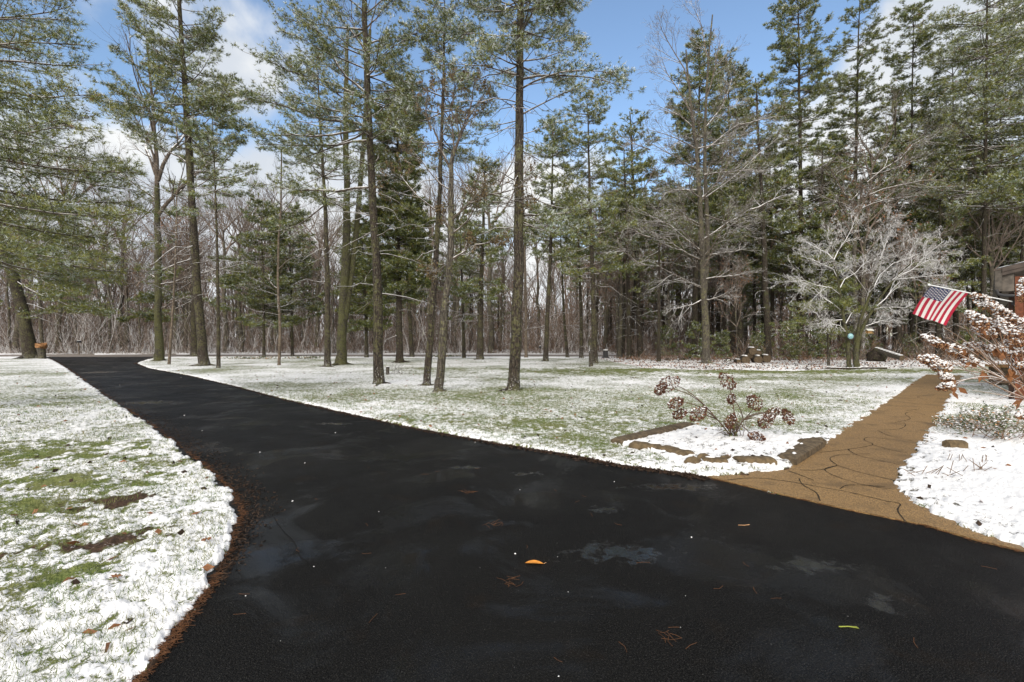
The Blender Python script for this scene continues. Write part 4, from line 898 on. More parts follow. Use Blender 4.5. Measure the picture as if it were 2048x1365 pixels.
#OBJECTS
# ------------------------------------------------------------------ grass, litter, leaves
rg = np.random.default_rng(61)
def ground_z(x, y):
    return ground_fields(np.asarray(x)[None], np.asarray(y)[None])[0][0]
def scatter_on(n, rmax, amin, amax, rg, keep, p=1.6):
    a = amin+(amax-amin)*rg.random(n); r = 1.5+(rmax-1.5)*rg.random(n)**p; x = r*np.sin(a); y = r*np.cos(a)
    Z_, s1, s2, s3, s4 = ground_fields(x[None], y[None]); k = keep(x, y, s1[0], s2[0], s3[0], s4[0])
    return x[k], y[k], Z_[0][k]
x, y, z_ = scatter_on(210000, 17, -.85, .85, rg, lambda x, y, a, b, c, e: (a > .06) & (c > .06) & (e > 0) & ~((x > 2.5) & (y < 8.6)) & (fbm(x, y, 3.5, 3, 77) > .44) & (y < 16), 1.25)
b_ = Buf(); n = len(x); rr_ = np.hypot(x, y)
blades(b_, np.stack([x, y, z_-.006], -1), unit(np.stack([rg.normal(size=n)*.6, rg.normal(size=n)*.6, np.ones(n)], -1)), .028+.036*rg.random(n), .0022+.0006*rr_, 0, rg)
tag(b_.build('grass', M['grass']), kind='stuff')
def flat_sticks(b, x, y, z, L, W, mat, rg):
    n = len(x); a = rg.random(n)*6.283; Dv = np.stack([np.cos(a), np.sin(a), rg.normal(size=n)*.06], -1)
    S = np.stack([-Dv[:, 1], Dv[:, 0], np.zeros(n)], -1); B = np.stack([x, y, z], -1); L = np.broadcast_to(L, (n,))[:, None]
    bend = S*L*rg.normal(size=(n, 1))*.12
    C = np.stack([B-Dv*L/2, B+bend, B+Dv*L/2], 1)
    tubes(b, C, np.broadcast_to(W, (n,))[:, None]*np.ones((n, 3)), 3, mat)
# pine needles along the driveway rim and strewn over it
b_ = Buf(); PX = []; PY = []
rim_l = np.array(dl[2:]); rim_r = np.array(dr[:18])
for rim_, cnt_, sgn in ((rim_l, 1000, 1), (rim_r, 450, -1)):
    seg = rg.integers(0, len(rim_)-1, cnt_); seg = np.minimum((rg.random(cnt_)**1.5*(len(rim_)-1)).astype(int), len(rim_)-2) if sgn > 0 else seg
    t_ = rg.random(cnt_)[:, None]; p = rim_[seg]*(1-t_)+rim_[seg+1]*t_; e = rim_[seg+1]-rim_[seg]; nn = unit(np.stack([e[:, 1], -e[:, 0]], -1)) if sgn > 0 else unit(np.stack([-e[:, 1], e[:, 0]], -1))*-1
    p = p+nn*(np.abs(rg.normal(size=(cnt_, 1)))*.013*(1+.12*p[:, 1:2])+.0); PX.append(p[:, 0]); PY.append(p[:, 1])
nx = 150; PX.append(-3+rg.random(nx)*9); PY.append(1.6+rg.random(nx)**1.5*16); 
for _ in range(5):
    cx_, cy_ = G(900+rg.random()*1100, 980+rg.random()*350); k = 9; PX.append(cx_+rg.normal(size=k)*.05); PY.append(cy_+rg.normal(size=k)*.05)
PX = np.concatenate(PX); PY = np.concatenate(PY); sd_ = sdf(drive, PX, PY); k = (sd_ < .02); PX, PY = PX[k], PY[k]
flat_sticks(b_, PX, PY, .004+rg.random(len(PX))*.012*np.exp(sd_[k]/.1), .05+.06*rg.random(len(PX)), .0007+.00012*np.hypot(PX, PY), 0, rg)
tag(b_.build('pine_litter', M['litter']), kind='stuff')
# dark soil and needles piled against the rim of the driveway
b_ = Buf(); cnt_ = 5000; seg = rg.integers(0, len(rim_l)-1, cnt_); t_ = rg.random(cnt_)[:, None]; p = rim_l[seg]*(1-t_)+rim_l[seg+1]*t_; e = rim_l[seg+1]-rim_l[seg]; nn = unit(np.stack([e[:, 1], -e[:, 0]], -1))
wid = np.interp(p[:, 1], [1.5, 3, 4.5, 8, 20], [.012, .02, .14, .22, .16])[:, None]
p = p+nn*np.abs(rg.normal(size=(cnt_, 1)))*wid; B = np.c_[p, np.full(cnt_, .003)]
leaves(b_, B, unit(np.c_[rg.normal(size=(cnt_, 2)), rg.random(cnt_)*.35]), np.where(p[:, 1] < 3.2, .012+.016*rg.random(cnt_), .02+.03*rg.random(cnt_)), .010, rg.integers(0, 2, cnt_), rg)
seg = rg.integers(0, 12, cnt_); p = rim_r[seg]*(1-t_)+rim_r[seg+1]*t_; e = rim_r[seg+1]-rim_r[seg]; nn = unit(np.stack([e[:, 1], -e[:, 0]], -1))
p = p+nn*np.abs(rg.normal(size=(cnt_, 1)))*.07; B = np.c_[p, np.full(cnt_, .003)]
leaves(b_, B, unit(np.c_[rg.normal(size=(cnt_, 2)), rg.random(cnt_)*.35]), .02+.05*rg.random(cnt_), .02, rg.integers(0, 2, cnt_), rg)
M['humus'] = simple('humus', (.030, .018, .011), .85, .4, 20)
tag(b_.build('leaf_mould', [M['humus'], simple('humus_red', (.036, .020, .012), .85, .3, 20)]), kind='stuff')
# brown leaves lying on the lawn
x, y, z_ = scatter_on(1500, 40, -.85, .85, rg, lambda x, y, a, b, c, e: (a > .05) & (c > .05) & (b > 0), 1.0)
b_ = Buf(); leaves(b_, np.stack([x, y, z_+.006], -1), unit(np.stack([rg.normal(size=len(x)), rg.normal(size=len(x)), .25*rg.random(len(x))], -1)), .05+.05*rg.random(len(x)), .04+.02*rg.random(len(x)), rg.integers(0, 2, len(x)), rg)
x, y, z_ = scatter_on(16000, 62, -.1, .85, rg, lambda x, y, a, b, c, e: (y > np.interp(x, [q[0] for q in wood_edge], [q[1] for q in wood_edge])+.3) & (x > wood_edge[0][0]) & (b > .2), .6)
leaves(b_, np.stack([x, y, z_+.01], -1), unit(np.stack([rg.normal(size=len(x)), rg.normal(size=len(x)), .35*rg.random(len(x))], -1)), .10, .09, rg.integers(0, 2, len(x)), rg)
tag(b_.build('fallen_leaves', [M['leaf_brown'], M['humus']]), kind='stuff')
# snow crumbs on the driveway
b_ = Buf()
for _ in range(90):
    yy = 1.7+22*rg.random()**1.3; xx = -1.9*yy*.35+yy*1.4*(rg.random()-.25)
    if sdf(drive, np.array([xx]), np.array([yy]))[0] < -.05:
        r_ = (.002+.006*rg.random()**2)*(1+.10*yy); blob(b_, (xx, yy, r_*.3), (r_, r_, r_*.6), 0, 5, 3, .2, rg)
tag(b_.build('snow_crumbs', M['snow']), kind='stuff')
def leaf_mesh(name, label, c, L, W, rot, mats, curl=.012, z0=.004, point=True, cat='leaf'):
    u = np.linspace(0, 1, 13); b = Buf(); wv = np.sin(np.pi*u)**.75*W/2*(1-.25*u); xs = (u-.5)*L
    rows = []
    for s_ in (-1, -.5, 0, .5, 1): rows.append(np.stack([xs, wv*s_, z0+curl*(abs(s_)**2)*np.sin(np.pi*u)+.0015*(s_ == 0)], -1))
    V = np.stack(rows); V2 = V.copy(); V2[..., 2] -= .0012
    c_, s__ = math.cos(rot), math.sin(rot)
    Mx = np.array([[c_, -s__, 0], [s__, c_, 0], [0, 0, 1]]); nv = 13
    i = np.arange(4)[:, None]*nv+np.arange(12)[None]; q = np.stack([i, i+1, i+nv+1, i+nv], -1)
    b.add(V@Mx.T, q=q); b.add(V2@Mx.T, q=q[..., ::-1])
    root = empty(name, (c[0], c[1], 0), label, cat); b.build('blade', mats, parent=root)
    st = Buf(); tubes(st, (np.array([[L*.5, 0, z0], [L*.56, .001, z0+.006], [L*.63, .004, z0+.008]])@Mx.T)[None], np.array([[.0016, .0014, .0014]]), 5); st.build('stalk', M['leaf_tan'], parent=root)
    return root
g = G(1069, 1128); leaf_mesh('fallen_leaf', 'pointed orange leaf lying alone in the middle of the wet driveway', g, .135, .058, -.12, M['leaf_orange'])
g = G(1625, 1000+0); 
for (px, py, lab) in [(413, 1096, 'brown lobed leaf on the snow near the curved edge of the left lawn'), (232, 1172, 'small curled rusty leaf standing in the snowy grass of the left lawn')]:
    g = G(px, py); zz = float(ground_z([g[0]], [g[1]])[0]); b_ = Buf(); n = 9; a = np.arange(2*n)/(2*n)*6.283; r_ = np.where(np.arange(2*n) % 2, .022, .045)*(1+.15*rg.normal(size=2*n))
    V = np.vstack([[0, 0, .02], np.stack([r_*np.cos(a), r_*.7*np.sin(a), .012+.02*rg.random(2*n)], -1)]); idx = np.arange(2*n)
    b_.add(V, t=np.stack([np.zeros(2*n, int), idx+1, (idx+1) % (2*n)+1], -1), smooth=False); b_.add(V-[0, 0, .0015], t=np.stack([np.zeros(2*n, int), (idx+1) % (2*n)+1, idx+1], -1), smooth=False)
    o = b_.build('fallen_leaf', M['leaf_brown'], loc=(g[0], g[1], zz)); tag(o, lab, 'leaf')
g = G(1488, 1052); b_ = Buf(); tubes(b_, np.array([[(-.05, 0, .006), (0, -.004, .006), (.05, .006, .008)]]), np.full((1, 3), .0035), 6, cap=True); tag(b_.build('twig', M['leaf_tan'], loc=(g[0], g[1], 0)), 'short pale twig lying on the driveway below the orange path', 'twig')
g = G(1697, 1256); b_ = Buf()
for q in range(3): tubes(b_, np.array([[(-.05, q*.004, .004), (0, .003*q, .006), (.05, -.012+.008*q, .004)]]), np.full((1, 3), .0012), 4)
tag(b_.build('needle_bundle', simple('needle_green', (.32, .36, .06), .5), loc=(g[0], g[1], 0)), 'yellow green pine needle bundle lying on the near driveway', 'pine needles')
# ------------------------------------------------------------------ flower bed: edging slabs and timbers
def slab(name, label, p0, p1, wdt, hgt, matn, cat, grooves=0, tilt=0., off=0., snowcap=0, z0=.032, group=None):
    p0 = np.array(p0); p1 = np.array(p1); L = np.linalg.norm(p1-p0); a = math.atan2(p1[1]-p0[1], p1[0]-p0[0]); c = (p0+p1)/2
    root = empty(name, (c[0], c[1], 0), label, cat, group); root.rotation_euler = (tilt, 0, a)
    nx_, ny_ = max(int(L/.03), 4), 6; xs = np.linspace(-L/2, L/2, nx_); ys = np.linspace(-wdt/2, wdt/2, ny_)
    XX, YY = np.meshgrid(xs, ys); ZZ = z0+hgt+(fbm(XX+c[0]*3, YY+c[1]*3, 22, 3, 5)-.5)*.012-.02*(np.abs(YY)/(wdt/2))**6-.02*(np.abs(XX)/(L/2))**20
    if grooves: ZZ = ZZ-.008*(np.sin(XX*grooves) > .75)
    top = np.stack([XX, YY, ZZ], -1).reshape(-1, 3); i = np.arange(ny_-1)[:, None]*nx_+np.arange(nx_-1)[None]
    b = Buf(); b.add(top, q=np.stack([i, i+1, i+nx_+1, i+nx_], -1), smooth=False)
    rim = np.r_[np.arange(nx_), np.arange(1, ny_)*nx_+nx_-1, (ny_-1)*nx_+np.arange(nx_-2, -1, -1), np.arange(ny_-2, 0, -1)*nx_]
    low_ = top[rim].copy(); low_[:, 2] = z0-.05; m_ = len(rim); j = np.arange(m_)
    b.add(np.vstack([top[rim], low_]), q=np.stack([j+m_, (j+1) % m_+m_, (j+1) % m_, j], -1), smooth=False)
    b.build('stone' if 'slab' in name or 'rock' in name else 'plank', M[matn], parent=root)
    if snowcap:
        s_ = Buf()
        for _ in range(snowcap):
            xx = (rg.random()-.5)*L*.9; yy = (rg.random()-.3)*wdt*.7; s_r = .02+.035*rg.random()
            blob(s_, (xx, yy, z0+hgt), (s_r*1.9, s_r, .012), 0, 7, 4, .15, rg, half=True)
        s_.build('snow_patch', M['snow'], parent=root)
    return root
gp = lambda px, py: G(px, py)
slab('edging_board', 'dark wooden board edging the left rear side of the small shrub bed', gp(1232, 892), gp(1380, 856), .20, .085, 'timber', 'edging')
slab('edging_slab', 'long brown edging slab at the left front of the shrub bed, next to the driveway', gp(1262, 897), gp(1320, 904), .22, .075, 'slab', 'edging', snowcap=2)
slab('edging_slab', 'second brown edging slab from the left along the front of the shrub bed', gp(1322, 906), gp(1378, 920), .24, .08, 'slab', 'edging', snowcap=2)
slab('edging_slab', 'short dark slab between the bed tip stones and the mossy slab', gp(1405, 931), gp(1455, 934), .16, .075, 'slab', 'edging', snowcap=1)
slab('edging_slab', 'wide flat mossy slab at the front of the shrub bed where path and bed meet', gp(1470, 932), gp(1545, 932), .24, .085, 'slab', 'edging', tilt=-.10)
slab('ribbed_slab', 'thick ribbed grey brown slab leaning along the path side of the shrub bed', gp(1572, 930), gp(1632, 893), .24, .085, 'timber', 'edging', grooves=150, snowcap=4)
slab('ribbed_slab', 'snow streaked ribbed slab at the rear end of the path side of the shrub bed', gp(1604, 895), gp(1642, 890), .16, .09, 'timber', 'edging', grooves=150, snowcap=5)
for (px, py, r_, lab) in [(1385, 935, .085, 'rough brown stone at the tip of the shrub bed by the driveway'), (1408, 926, .07, 'small stone behind the rough brown stone at the bed tip'), (1452, 928, .06, 'dark stone half covered in snow left of the mossy slab')]:
    b_ = Buf(); blob(b_, (0, 0, .06), (r_*1.3, r_*.9, r_*.9), 0, 11, 8, .09, rg)
    g = G(px, py); tag(b_.build('rock', M['slab'], loc=(g[0], g[1], 0)), lab, 'stone')
slab('edging_slab', 'brown stone block half buried in the snow right of the path', gp(1892, 898), gp(1928, 898), .14, .10, 'slab', 'edging', snowcap=3)
# dead stems in the right bed
rg = np.random.default_rng(15)
M['stub'] = simple('stub', (.16, .10, .06), .85, .3, 20)
for (px, py, n, w_, h_, lab) in [(1950, 932, 9, .18, .09, 'row of short dead stalks poking through the snow right of the path'), (1865, 958, 12, .16, .05, 'tangle of fallen dead stalks on the snow near the path bend'), (1925, 948, 8, .12, .05, 'crossed dead twigs on the snow between the stalk row and the path bend')]:
    b_ = Buf(); g = G(px, py)
    S = np.stack([rg.normal(size=n)*w_, rg.normal(size=n)*.05, np.full(n, .01)], -1); Dv = unit(np.stack([rg.normal(size=n)*.5, rg.normal(size=n)*.3, np.full(n, 1.4 if h_ > .06 else .25)], -1))
    t = np.linspace(0, 1, 4)[None, :, None]; tubes(b_, S[:, None]+Dv[:, None]*(h_ if h_ > .06 else .16)*t, np.full((n, 4), .0035), 5, 0)
    tag(b_.build('dead_stalks', M['stub'], loc=(g[0], g[1], .04)), lab, 'dead stalks')
# ------------------------------------------------------------------ hydrangeas
M['petal'] = simple('petal', (.105, .042, .024), .8, .4, 30)
M['petal_tan'] = simple('petal_tan', (.36, .19, .09), .8, .3, 30)
M['stem'] = simple('stem', (.22, .135, .085), .8, .3, 12, snow=.97, snowthr=.5)
HM = [M['petal'], M['petal_tan'], M['snow'], M['leaf_brown']]
def flower_head(c, ax, rl, rw, n, rg, pr=.016, snowf=.75, tan=.5):
    """a dried head: many crumpled florets over an ellipsoid along ax, snow lying on the upper ones"""
    b = Buf(); ax = ax/np.linalg.norm(ax); h1 = unit(np.cross(ax, [0, 0, 1.])[None])[0] if abs(ax[2]) < .95 else np.array([1., 0, 0]); h2 = np.cross(ax, h1)
    t = rg.random(n)*2-1; a = rg.random(n)*6.283; rad = np.sqrt(np.maximum(1-t*t, .05))*(.65+.4*rg.random(n)); taper = 1-.35*(t > 0)*t
    pos = c+ax*(t*rl)[:, None]+h1*(np.cos(a)*rad*rw*taper)[:, None]+h2*(np.sin(a)*rad*rw*taper)[:, None]
    outw = unit(pos-c+rg.normal(size=(n, 3))*.01)
    jx = np.repeat(np.arange(n), 5); Dp = unit(outw[jx]*.5+rg.normal(size=(5*n, 3))); mt = np.where(rg.random(5*n) < tan, 1, 0)
    leaves(b, pos[jx], Dp, pr*(1.1+.6*rg.random(5*n)), pr*1.1, mt, rg)
    ups = pos[(pos[:, 2]-c[2] > -rw*.55) & (rg.random(n) < snowf)]
    ic = []
    for q in ups:
        r_ = pr*(.55+.5*rg.random()); blob(b, q+[0, 0, pr*.35], (r_*1.25, r_*1.25, r_*.75), 2, 6, 4, .12, rg)
    return b
def curve(a, c, bendv, k=8):
    t = np.linspace(0, 1, k)[:, None]; return a+(c-a)*t+np.asarray(bendv)*4*t*(1-t)
# small one in the shrub bed
rg = np.random.default_rng(71); g = G(1465, 880); base = np.array([g[0], g[1], .03]); D0 = g[1]
root = empty('hydrangea', base, 'small snow dusted hydrangea with brown dried heads in the bed by the driveway', 'shrub')
heads = [(1338, 768, 20, 0, 1322, 775), (1352, 806, 15, -.2, 0, 0), (1360, 828, 13, .1, 0, 0), (1397, 828, 16, -.3, 0, 0), (1454, 762, 17, .1, 0, 0), (1463, 798, 10, .3, 0, 0), (1508, 805, 18, 0, 0, 0), (1532, 842, 15, -.3, 0, 0), (1545, 827, 14, .2, 0, 0), (1575, 834, 14, .1, 0, 0), (1462, 842, 13, -.2, 0, 0), (1513, 882, 13, -.4, 0, 0), (1322, 778, 13, .05, 0, 0)]
sb_ = Buf()
mids = [np.array([-.25, 0, .30]), np.array([.2, .05, .28]), np.array([.02, -.05, .3]), np.array([.1, .1, .22]), np.array([-.1, .12, .25])]
for m_ in mids: tubes(sb_, curve(base+rg.normal(size=3)*[.04, .03, 0], base+m_, rg.normal(size=3)*.03)[None], np.linspace(.014, .009, 8)[None], 6)
for (px, py, r_, dy, _, _) in heads:
    c = P(px, py, D0+dy); rr2 = r_/F*D0; m_ = base+mids[int(np.argmin([np.linalg.norm(base+q-c) for q in mids]))]
    tubes(sb_, curve(m_, c, (c-m_)*np.array([0, 0, .0])+np.array([0, 0, .12*np.linalg.norm(c-m_)])+rg.normal(size=3)*.02, 9)[None], np.linspace(.0095, .005, 9)[None], 5)
    if c[2] < .12: c[2] = .12
    flower_head(c, np.array([rg.normal()*.6, rg.normal()*.3, .5]), rr2*1.15, rr2*.8, 150, rg, .016, .14, .08).build('flower_head', HM, parent=root, base=base)
S = np.repeat(base[None], 16, 0)+rg.normal(size=(16, 3))*[.06, .05, 0]; Dv = unit(rg.normal(size=(16, 3))*[1, .6, .3]+[0, 0, .8])
branch_rec(sb_, S, Dv, np.full(16, .42), np.full(16, .006), rg, 2, (4,), 0, trop=.05, k=6, tipmin=.002)
sb_.build('stems', simple('stem_bare', (.10, .065, .045), .8, .3, 12), parent=root, base=base)
lb = Buf(); q = base+rg.normal(size=(26, 3))*[.10, .08, .06]+[0, 0, .2]; leaves(lb, q, unit(rg.normal(size=(26, 3))+[0, 0, -.3]), .07, .04, 0, rg); q = base+rg.normal(size=(20, 3))*[.08, .06, .02]+[0, 0, .03]; leaves(lb, q, unit(rg.normal(size=(20, 3))+[0, 0, .5]), .07, .035, 1, rg)
lb.build('leaves', [simple('leaf_olive', (.17, .17, .05), .6), M['evergreen']], parent=root, base=base)
# big one at the right, rooted outside the frame
rg = np.random.default_rng(72); base = np.array([6.05, 5.2, .03]); root = empty('hydrangea', base, 'big hydrangea at the right edge, long dried flower cones heavy with snow', 'shrub')
cones = [(1945, 590, 2000, 625, 5.4, 15), (1985, 610, 2035, 655, 5.2, 15), (1935, 625, 1972, 655, 4.9, 13), (1950, 655, 1985, 672, 5.1, 14), (1846, 672, 1892, 694, 5.0, 9), (1885, 690, 1930, 712, 5.0, 12), (1930, 690, 1975, 702, 5.4, 13), (1975, 695, 2020, 712, 5.3, 13), (2020, 705, 2060, 700, 5.0, 14), (2042, 640, 2065, 680, 5.2, 16), (2045, 560, 2058, 610, 5.2, 15), (2020, 655, 2055, 670, 5.5, 14),
         (1838, 716, 1875, 722, 4.8, 11), (1860, 728, 1900, 738, 4.8, 13), (1880, 745, 1905, 765, 4.8, 10), (1920, 715, 1955, 725, 5.2, 11), (1875, 778, 1908, 769, 4.6, 8), (2035, 832, 2058, 828, 4.7, 10), (2010, 685, 2050, 690, 5.6, 13), (1965, 640, 2010, 660, 5.6, 12), (2030, 730, 2060, 735, 5.0, 10), (2000, 640, 2040, 690, 5.0, 13)]
sb_ = Buf(); hub = P(2085, 850, 5.05); tubes(sb_, curve(base, hub, [0.05, 0, 0])[None], np.full((1, 8), .022), 7)
hubs = [hub, P(2060, 800, 5.0), P(2050, 770, 5.1), P(2020, 765, 5.0)]
for q in hubs[1:]: tubes(sb_, curve(hub, q, [0, 0, .03])[None], np.linspace(.014, .009, 8)[None], 6)
for (x0, y0, x1, y1, D_, r_) in cones:
    tip, bas = P(x0, y0, D_), P(x1, y1, D_+.1*rg.normal()); c = (tip+bas)/2; L_ = np.linalg.norm(tip-bas)/2
    hb = hubs[0] if y0 > 820 else (hubs[3] if x0 < 1960 and y0 > 650 else hubs[rg.integers(1, 4)])
    tubes(sb_, curve(hb, bas, np.array([0, 0, -.05 if y0 < 700 else .04])+rg.normal(size=3)*.03, 10)[None], np.linspace(.0075, .003, 10)[None], 5)
    tubes(sb_, curve(bas, tip, [0, 0, 0.], 4)[None], np.full((1, 4), .0025), 4)
    flower_head(c, tip-bas, L_*1.12, r_/F*D_*.9, int(130+L_*650), rg, .0125, .72, .6).build('flower_cone', HM, parent=root, base=base)
for k in range(26):
    a = hubs[rg.integers(1, 4)]; e = P(1880+170*rg.random(), 650+150*rg.random(), 4.9+.5*rg.random()); tubes(sb_, curve(a, e, rg.normal(size=3)*.04)[None], np.linspace(.006, .0025, 8)[None], 5)
sb_.build('stems', M['stem'], parent=root, base=base)
lb = Buf()
for (px, py) in [(1865, 722), (1962, 660), (1990, 700), (2020, 735), (1912, 775), (1960, 745), (2030, 745), (2045, 800), (2005, 700), (1930, 700), (2025, 690), (1945, 722)]:
    c = P(px, py, 4.95); n = 3; leaves(lb, np.repeat(c[None], n, 0)+rg.normal(size=(n, 3))*.02, unit(rg.normal(size=(n, 3))*.5+[0, 0, -.9]), .10, .055, 0, rg)
lb.build('dead_leaves', simple('leaf_rust', (.17, .07, .025), .75, .3, 20), parent=root, base=base)
# low evergreen shrubs right of the path
rg = np.random.default_rng(73)
for (px, py, wx, wy, h_, n, lab) in [(1975, 868, .55, .3, .26, 1500, 'sprawling low evergreen with reddish leaves in the snow right of the path'), (2040, 888, .42, .3, .42, 1700, 'bushy low evergreen touching the right edge of the picture'), (1935, 858, .35, .2, .14, 420, 'thin leafy sprigs at the left end of the low evergreens')]:
    g = G(px, py); base = np.array([g[0], g[1]+.25, .02]); root = empty('evergreen_shrub', base, lab, 'shrub'); sb_ = Buf(); m_ = 26
    S = base+rg.normal(size=(m_, 3))*[wx*.4, wy*.4, 0]; Dv = unit(rg.normal(size=(m_, 3))*[.8, .8, .2]+[0, 0, .7]); branch_rec(sb_, S, Dv, np.full(m_, h_*1.1), np.full(m_, .006), rg, 3, (4, 4), 0, trop=.04, k=4, tipmin=.002)
    V = np.concatenate(sb_.v); sb_.build('stems', M['stem'], parent=root, base=base)
    pk = V[rg.integers(len(V)//4, len(V), n)]+rg.normal(size=(n, 3))*.012; lb = Buf(); mt = rg.choice(3, n, p=[.62, .12, .26])
    leaves(lb, pk, unit(rg.normal(size=(n, 3))*[1, 1, .5]+[0, 0, .2]), .035+.02*rg.random(n), .02, mt, rg); lb.build('leaves', [M['evergreen'], M['leaf_tan'], M['snow']], parent=root, base=base)
# ------------------------------------------------------------------ things on the lawn and at the wood's edge
rg = np.random.default_rng(74)
def log_mesh(b, a, c, r, matb=0, mate=1, k=6, sides=14):
    a, c = np.array(a, float), np.array(c, float); t = np.linspace(0, 1, k)[:, None]; C = a+(c-a)*t; C[1:-1] += rg.normal(size=(k-2, 3))*r*.05
    Rr = r*(1+rg.normal(size=k)*.04); tubes(b, C[None], Rr[None], sides, matb)
    ax = unit((c-a)[None])[0]; ref = np.array([0, 0, 1.]) if abs(ax[2]) < .9 else np.array([1., 0, 0]); U = unit(np.cross(ax, ref)[None])[0]; W = np.cross(ax, U)
    an = np.arange(sides)/sides*6.283
    for p, s_, rr2 in ((a, -1, Rr[0]), (c, 1, Rr[-1])):
        ring = p+rr2*(np.cos(an)[:, None]*U+np.sin(an)[:, None]*W); V = np.vstack([ring, p+ax*s_*.01]); j = np.arange(sides)
        b.add(V, t=np.stack([j, (j+1) % sides, np.full(sides, sides)], -1) if s_ > 0 else np.stack([(j+1) % sides, j, np.full(sides, sides)], -1), mat=mate, smooth=False)
def snow_on(b, a, c, r, n=10):
    for k in range(n):
        t = (k+.5)/n; p = np.array(a)*(1-t)+np.array(c)*t; blob(b, p+[0, 0, r*.86], (np.linalg.norm(np.array(c)-a)/n*.75, r*.55, r*.22), 0, 8, 4, .12, rg, half=True)
def log_thing(name, label, a, c, r, cat='log', group=None, snow_=True, end='log_end', bk='bark_dark', n=6):
    base = np.array([(a[0]+c[0])/2, (a[1]+c[1])/2, 0]); root = empty(name, base, label, cat, group); b = Buf(); log_mesh(b, a, c, r)
    b.build('log', [M[bk], M[end]], parent=root, base=base)
    if snow_: s_ = Buf(); snow_on(s_, a, c, r*1.08, n); s_.build('snow_cap', M['snow'], parent=root, base=base)
    return root
DL = G(1515, 727)[1]
for (px, py, r_, dy, lab) in [(1492, 722, .30, 0, 'bottom left cut log of the snow capped log pile'), (1517, 720, .30, -.25, 'bottom middle cut log of the log pile, its sawn end facing the lawn'), (1534, 718, .28, .1, 'bottom right cut log of the log pile'), (1502, 711, .24, .3, 'middle layer log lying across the log pile'), (1506, 703, .28, .2, 'topmost big log of the log pile'), (1519, 706, .20, .5, 'small upper right log of the log pile'), (1478, 725, .16, .2, 'thin dark log on the ground left of the log pile')]:
    c = P(px, py, DL+dy); c[2] = max(c[2], r_*.8); log_thing('cut_log', lab, c, c+[.12, .75, 0], r_, group='logs of the log pile')
a = P(1752, 700, 37.5); c = P(1804, 714, 35.0); c[2] = .35; log_thing('fallen_log', 'snow covered fallen trunk with an orange sawn end right of the ornamental tree', a, c, .20, 'log', end='log_end', bk='bark_grey', n=9)
base = np.array([a[0], a[1], 0]); b_ = Buf(); blob(b_, (0, 0, .35), (.75, .6, .55), 0, 12, 8, .16, rg); branch_rec(b_, np.repeat(np.array([[0, 0, .4]]), 22, 0), unit(rg.normal(size=(22, 3))+[0, 0, .2]), np.full(22, .8), np.full(22, .03), rg, 2, (3,), 0, k=4)
tag(b_.build('root_ball', M['bark_dark'], loc=tuple(base)), 'dark torn root ball under the raised end of the fallen log', 'root ball')
for (x0, x1, y0, lab) in [(1650, 1680, 739.5, 'left piece of the snowy log border in front of the ornamental tree'), (1678, 1722, 740, 'middle piece of the snowy log border in front of the ornamental tree'), (1718, 1773, 739, 'right piece of the snowy log border in front of the ornamental tree')]:
    a = G3(x0, y0); c = G3(x1, y0+.3); a[2] = c[2] = .05; log_thing('border_log', lab, a, c, .08, 'log border')
for (px, py, r_, lab) in [(1455, 724, .22, 'snow capped rock left of the log pile'), (1335, 722, .2, 'dark rock in the leaf litter at the left end of the wood edge'), (1362, 722, .25, 'dark rock left of the great bare tree')]:
    g = G(px, py); b_ = Buf(); blob(b_, (0, 0, .05), (r_*1.3, r_, r_*.9), 0, 10, 7, .1, rg); root = empty('rock', (g[0], g[1], 0), lab, 'rock'); b_.build('stone', M['bark_dark'], parent=root); s_ = Buf(); blob(s_, (0, 0, r_*.45), (r_*1.15, r_*.85, r_*.5), 0, 10, 5, .08, rg, half=True); s_.build('snow_cap', M['snow'], parent=root)
# cut stump standing beside the leaning pine
g = P(82, 712, 43.2); base = np.array([g[0], g[1], 0]); root = empty('tree_stump', base, 'orange topped cut stump beside the leaning pine at the driveway mouth', 'stump'); b_ = Buf()
path = np.array([base+[0.15, 0, -.1], base+[.1, 0, .3], base+[.02, 0, .8], base+[-.03, 0, 1.12]]); tubes(b_, path[None], np.array([[.26, .27, .30, .33]]), 14, 0); b_.build('trunk', M['bark_grey'], parent=root, base=base)
b_ = Buf(); log_mesh(b_, base+[-.05, 0, 1.12], base+[0, 0, 1.22], .42, 0, 0, 4, 16); s_ = b_.build('sawn_top', M['leaf_stump'], parent=root, base=base)
# short stump with a snow cap, and the twigs round it
g = G(775, 751); base = np.array([g[0], g[1], 0]); root = empty('tree_stump', base, 'narrow grey stump with a snow cap behind the leftmost near pine', 'stump'); h_ = .40
b_ = Buf(); log_mesh(b_, base+[0, 0, -.05], base+[.01, 0, h_], .085, 0, 0, 5, 10); b_.build('trunk', M['bark_grey'], parent=root, base=base); s_ = Buf(); blob(s_, base+[.01, 0, h_], (.088, .088, .03), 0, 9, 4, .05, rg, half=True); s_.build('snow_cap', M['snow'], parent=root, base=base)
g = G(792, 749); b_ = Buf(); n = 16; S = np.stack([rg.normal(size=n)*.35, rg.normal(size=n)*.12, np.full(n, .02)], -1); Dv = unit(np.stack([rg.normal(size=n), rg.normal(size=n)*.3, np.abs(rg.normal(size=n))*.35], -1)); Dv[:4] = unit(np.array([[.05, 0, 1], [-.1, .1, 1], [.15, 0, 1], [0, 0, 1.]])); branch_rec(b_, S, Dv, np.full(n, .55), np.full(n, .008), rg, 2, (3,), 0, k=5, tipmin=.003)
tag(b_.build('brush_twigs', M['branch_dark'], loc=(g[0], g[1], 0)), 'dark twigs and sprouts on the snow right of the narrow grey stump', 'brush')
